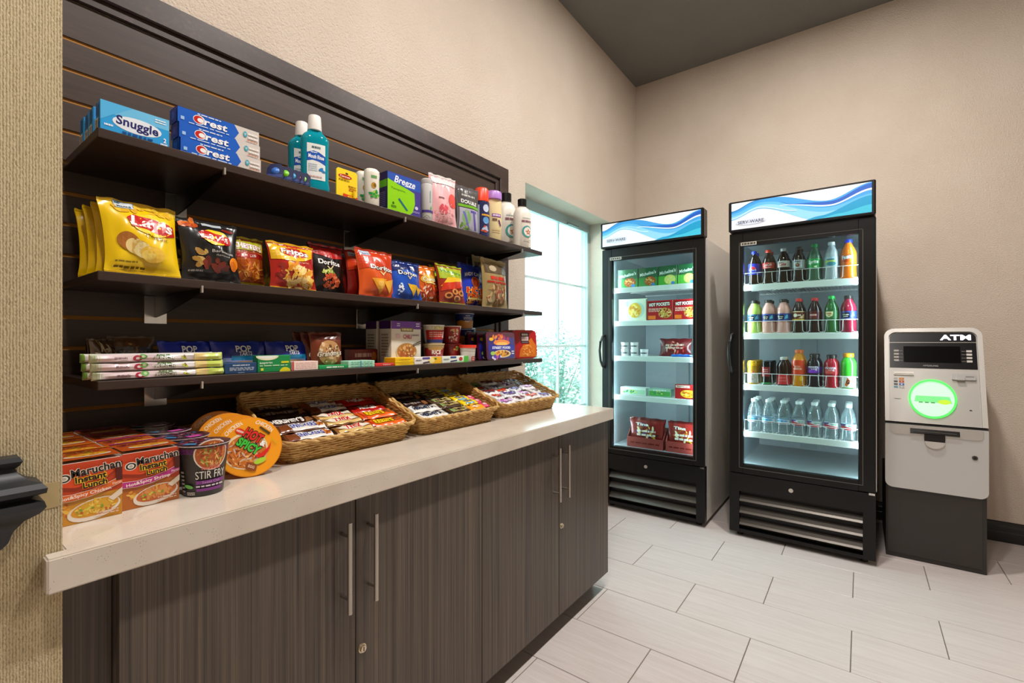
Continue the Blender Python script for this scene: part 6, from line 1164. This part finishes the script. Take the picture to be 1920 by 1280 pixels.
# ------------------------------------------------------------------ cash machine
AY = -.314
atm = thing('cash_machine', 'silver and black cash machine with green-lit keypad beside the drinks cooler', 'cash machine', (3.37, AY, 0), -PI / 2)
M_SIL = C('#cbc7c0', .34, .3); M_SIL2 = C('#bcb8b2', .32, .3); hw = .2065
def rr(x0, x1, z0, z1, rb=.0, rt=.0, n=6):
    out = []
    for cx, cz, r, a0 in ((x1, z0, rb, -PI/2), (x1, z1, rt, 0), (x0, z1, rt, PI/2), (x0, z0, rb, PI)):
        sx0 = cx - r if cx == x1 else cx + r; sz0 = cz - r if cz == z1 else cz + r
        if r <= 0: out.append((cx, cz)); continue
        for i in range(n + 1): a = a0 + i * PI / 2 / n; out.append((sx0 + r * math.cos(a), sz0 + r * math.sin(a)))
    return out
G().rbox(-.203, .203, .012, .58, 0, .43, .003).build('base_cabinet', C('#2b2825', .42), atm, 0)
G().rbox(-.196, .186, .006, .0118, .024, .43, .002).build('base_door', C('#302c29', .42), atm, 0)
side = [(.022, .431), (.022, .752), (.178, 1.236), (.20, 1.252), (.225, 1.258), (.56, 1.258), (.58, 1.24), (.58, .431)]
G().prism(side, lambda y, z, x: (x, y, z), -.188, .188).build('body_shell', C('#8f8a84', .4, .2), atm, 0)
G().prism(rr(-hw, hw, .392, .744, .034, .004), lambda x, z, y: (x, y, z), -.010, .0215).build('lower_panel', C('#c8c7c4', .30, .3), atm, 20)
TH = math.atan2(.164, .51); cth, sth = math.cos(TH), math.sin(TH)
def A(u, s, n): return (u, .014 + s * sth - n * cth, .752 + s * cth + n * sth)
SL = .545
def ring(o, i, n0, n1, name, mat):
    n = len(o); g = G(); vs = [A(u, s, n1) for u, s in o] + [A(u, s, n1) for u, s in i] + [A(u, s, n0) for u, s in o] + [A(u, s, n0) for u, s in i]; fs = []
    for k in range(n): j = (k + 1) % n; fs += [(k, j, n + j, n + k), (2 * n + k, 2 * n + j, j, k), (n + k, n + j, 3 * n + j, 3 * n + k), (3 * n + k, 3 * n + j, 2 * n + j, 2 * n + k)]
    g.add(vs, fs); return g.build(name, mat, atm, 30)
ring(rr(-hw, hw, 0, SL, .002, .048), rr(-.186, .186, .001, SL - .022, .002, .034), -.008, .016, 'fascia_surround', M_SIL)
G().prism(rr(-.1855, .1855, .0, SL - .0225, .002, .033), lambda u, s, n: A(u, s, n), -.004, .004).build('fascia_plate', M_SIL2, atm, 20)
G().prism(rr(-.182, .182, .466, SL - .026, .001, .030), A, .0041, .0072).build('sign_panel', C('#121014', .25), atm, 20)
p = P(lambda u, v, l: A(u, v, .0072 + l)); p.text('ATM', .100, .4915, .125, .031, C('#f4f2ff', .4, 0, 2.2), .035); p.build(atm, 'sign_lettering')
G().prism(rr(-.182, .182, .312, .461, .001, .001), A, .0041, .0064).build('screen_bezel', C('#131112', .22), atm, 0)
G().prism(rr(-.120, .118, .345, .440, .001, .001), A, .0064, .0072).build('screen', C('#060606', .12), atm, 0)
for i in range(4):
    for sgn_, u in ((-1, -.152), (1, .152)): G().prism(rr(u - .011, u + .011, .355 + .019 * i - .0055, .355 + .019 * i + .0055, .001, .001), A, .0064, .0105).build('function_key', C('#c9c2ba', .35), atm, 0)
p = P(lambda u, v, l: A(u, v, .0064 + l)); p.text('HYOSUNG', -.005, .327, .062, .0085, '#a9a4a0', .01)
for i in range(4): p.rect(-.139, .355 + .019 * i - .001, -.124, .355 + .019 * i + .001, '#8a8682'); p.rect(.122, .355 + .019 * i - .001, .138, .355 + .019 * i + .001, '#8a8682')
p.build(atm, 'screen_print')
g = G(); g.prism(rr(-.165, -.078, .268, .288, .002, .002), A, .0041, .014); g.prism(rr(-.163, -.080, .272, .2745, .0, .0), A, .0140, .0143, 1); g.build('receipt_slot', [C('#d2ccc2', .3, .3), M_MATTE], atm, 0)
p = P(lambda u, v, l: A(u, v, .0041 + l))
for i, (a, b) in enumerate((('#c9c4bc', '#d8702a'), ('#2a2a2e', '#c0342c'), ('#3a3a3c', '#2a56b0'), ('#3a9ac0', '#b9b4ac'))): p.rect(-.165, .252 - .016 * i - .010, -.148, .252 - .016 * i, a); p.rect(-.142, .252 - .016 * i - .011, -.120, .252 - .016 * i + .001, b); p.ell(-.131, .247 - .016 * i, .004, .004, '#e8c040' if i < 2 else '#dfe6f0')
p.bars(-.165, .13, -.135, .134, 1, '#9a958c'); p.build(atm, 'card_stickers')
g = G(); g.prism(rr(.078, .172, .250, .282, .006, .006), A, .0041, .016); g.prism(rr(.096, .128, .246, .276, .003, .003), A, .016, .027); g.prism(rr(.132, .165, .266, .2685, 0, 0), A, .0160, .0164, 1); g.build('card_reader', [C('#b9b6b2', .3, .4), M_MATTE], atm, 0)
GC = (-.004, .140)
def ringE(ru0, rv0, ru1, rv1, n0, n1, name, mat):
    n = 40; o = [(GC[0] + ru0 * math.cos(2 * PI * i / n), GC[1] + rv0 * math.sin(2 * PI * i / n)) for i in range(n)]; q = [(GC[0] + ru1 * math.cos(2 * PI * i / n), GC[1] + rv1 * math.sin(2 * PI * i / n)) for i in range(n)]
    return ring(o, q, n0, n1, name, mat)
ringE(.099, .108, .090, .098, .0041, .012, 'keypad_light_ring', C('#3fd84a', .4, 0, 1.5))
g = G(); n = 40; g.add([A(GC[0] + .090 * math.cos(2 * PI * i / n), GC[1] + .098 * math.sin(2 * PI * i / n), .0055) for i in range(n)], [tuple(range(n))]); g.build('keypad_shroud', C('#a4f4ae', .4, 0, 1.05), atm, 0)
p = P(lambda u, v, l: A(u, v, .0055 + l)); p.poly([(-.072, .155), (.066, .155), (.076, .118), (-.078, .122)], C('#6fd880', .4, 0, .5)); p.ell(.045, .125, .026, .013, C('#b4d82a', .4, 0, .5))
for i in range(3): p.rect(-.060 + .025 * i, .116, -.043 + .025 * i, .121, '#3a7a3a')
p.build(atm, 'keypad')
g = G(); c = A(.146, .088, .0041); g.add([A(.140, .086, .0045), A(.153, .086, .0045), A(.149, .092, .0045), A(.143, .092, .0045)], [(0, 1, 2, 3)]); g.build('indicator', M_MATTE, atm, 0)
G().box(-hw + .001, hw - .001, -.006, .0215, .7445, .7515).build('seam', M_MATTE, atm, 0)
G().prism(rr(-.186, .186, .690, .743, .020, .001), lambda x, z, y: (x, y, z), -.0135, -.0101).build('tray_plate', M_SIL2, atm, 20)
g = G(); g.add([(-.100, -.0137, .728), (.098, -.0137, .728), (.098, -.022, .706), (-.100, -.022, .706), (-.100, -.0136, .700), (.098, -.0136, .700)], [(0, 1, 2, 3), (3, 2, 5, 4), (0, 3, 4), (1, 5, 2)]); g.build('cash_slot', C('#0e0d0d', .25), atm, 0)
G().box(-.088, .086, -.0232, -.0195, .713, .7165).build('slot_lip', C('#6a6662', .3, .5), atm, 0)
n = 16; cup_o = [(-.042, .702), (.042, .702), (.042, .672)] + [(.042 * math.cos(a), .672 - .040 * math.sin(a)) for a in [PI * i / n for i in range(1, n)]] + [(-.042, .672)]
G().prism(cup_o, lambda x, z, y: (x, y, z), -.0155, -.0101).build('pull_recess', C('#121010', .3), atm, 0)
g = G(); cp_ = [(.040 * math.cos(a), .664 - .036 * math.sin(a)) for a in [PI * i / n for i in range(0, n + 1)]]; g.prism(cp_, lambda x, z, y: (x, y, z), -.022, -.0156).build('pull_lip', M_SIL, atm, 30)
g = G(); g.cyl((.155, -.0101, .600), (.155, -.014, .600), .0115, n=18).cyl((.155, -.014, .600), (.155, -.0155, .600), .006, n=14, mi=1); g.build('lock', [C('#5a5652', .3, .6), M_MATTE], atm)
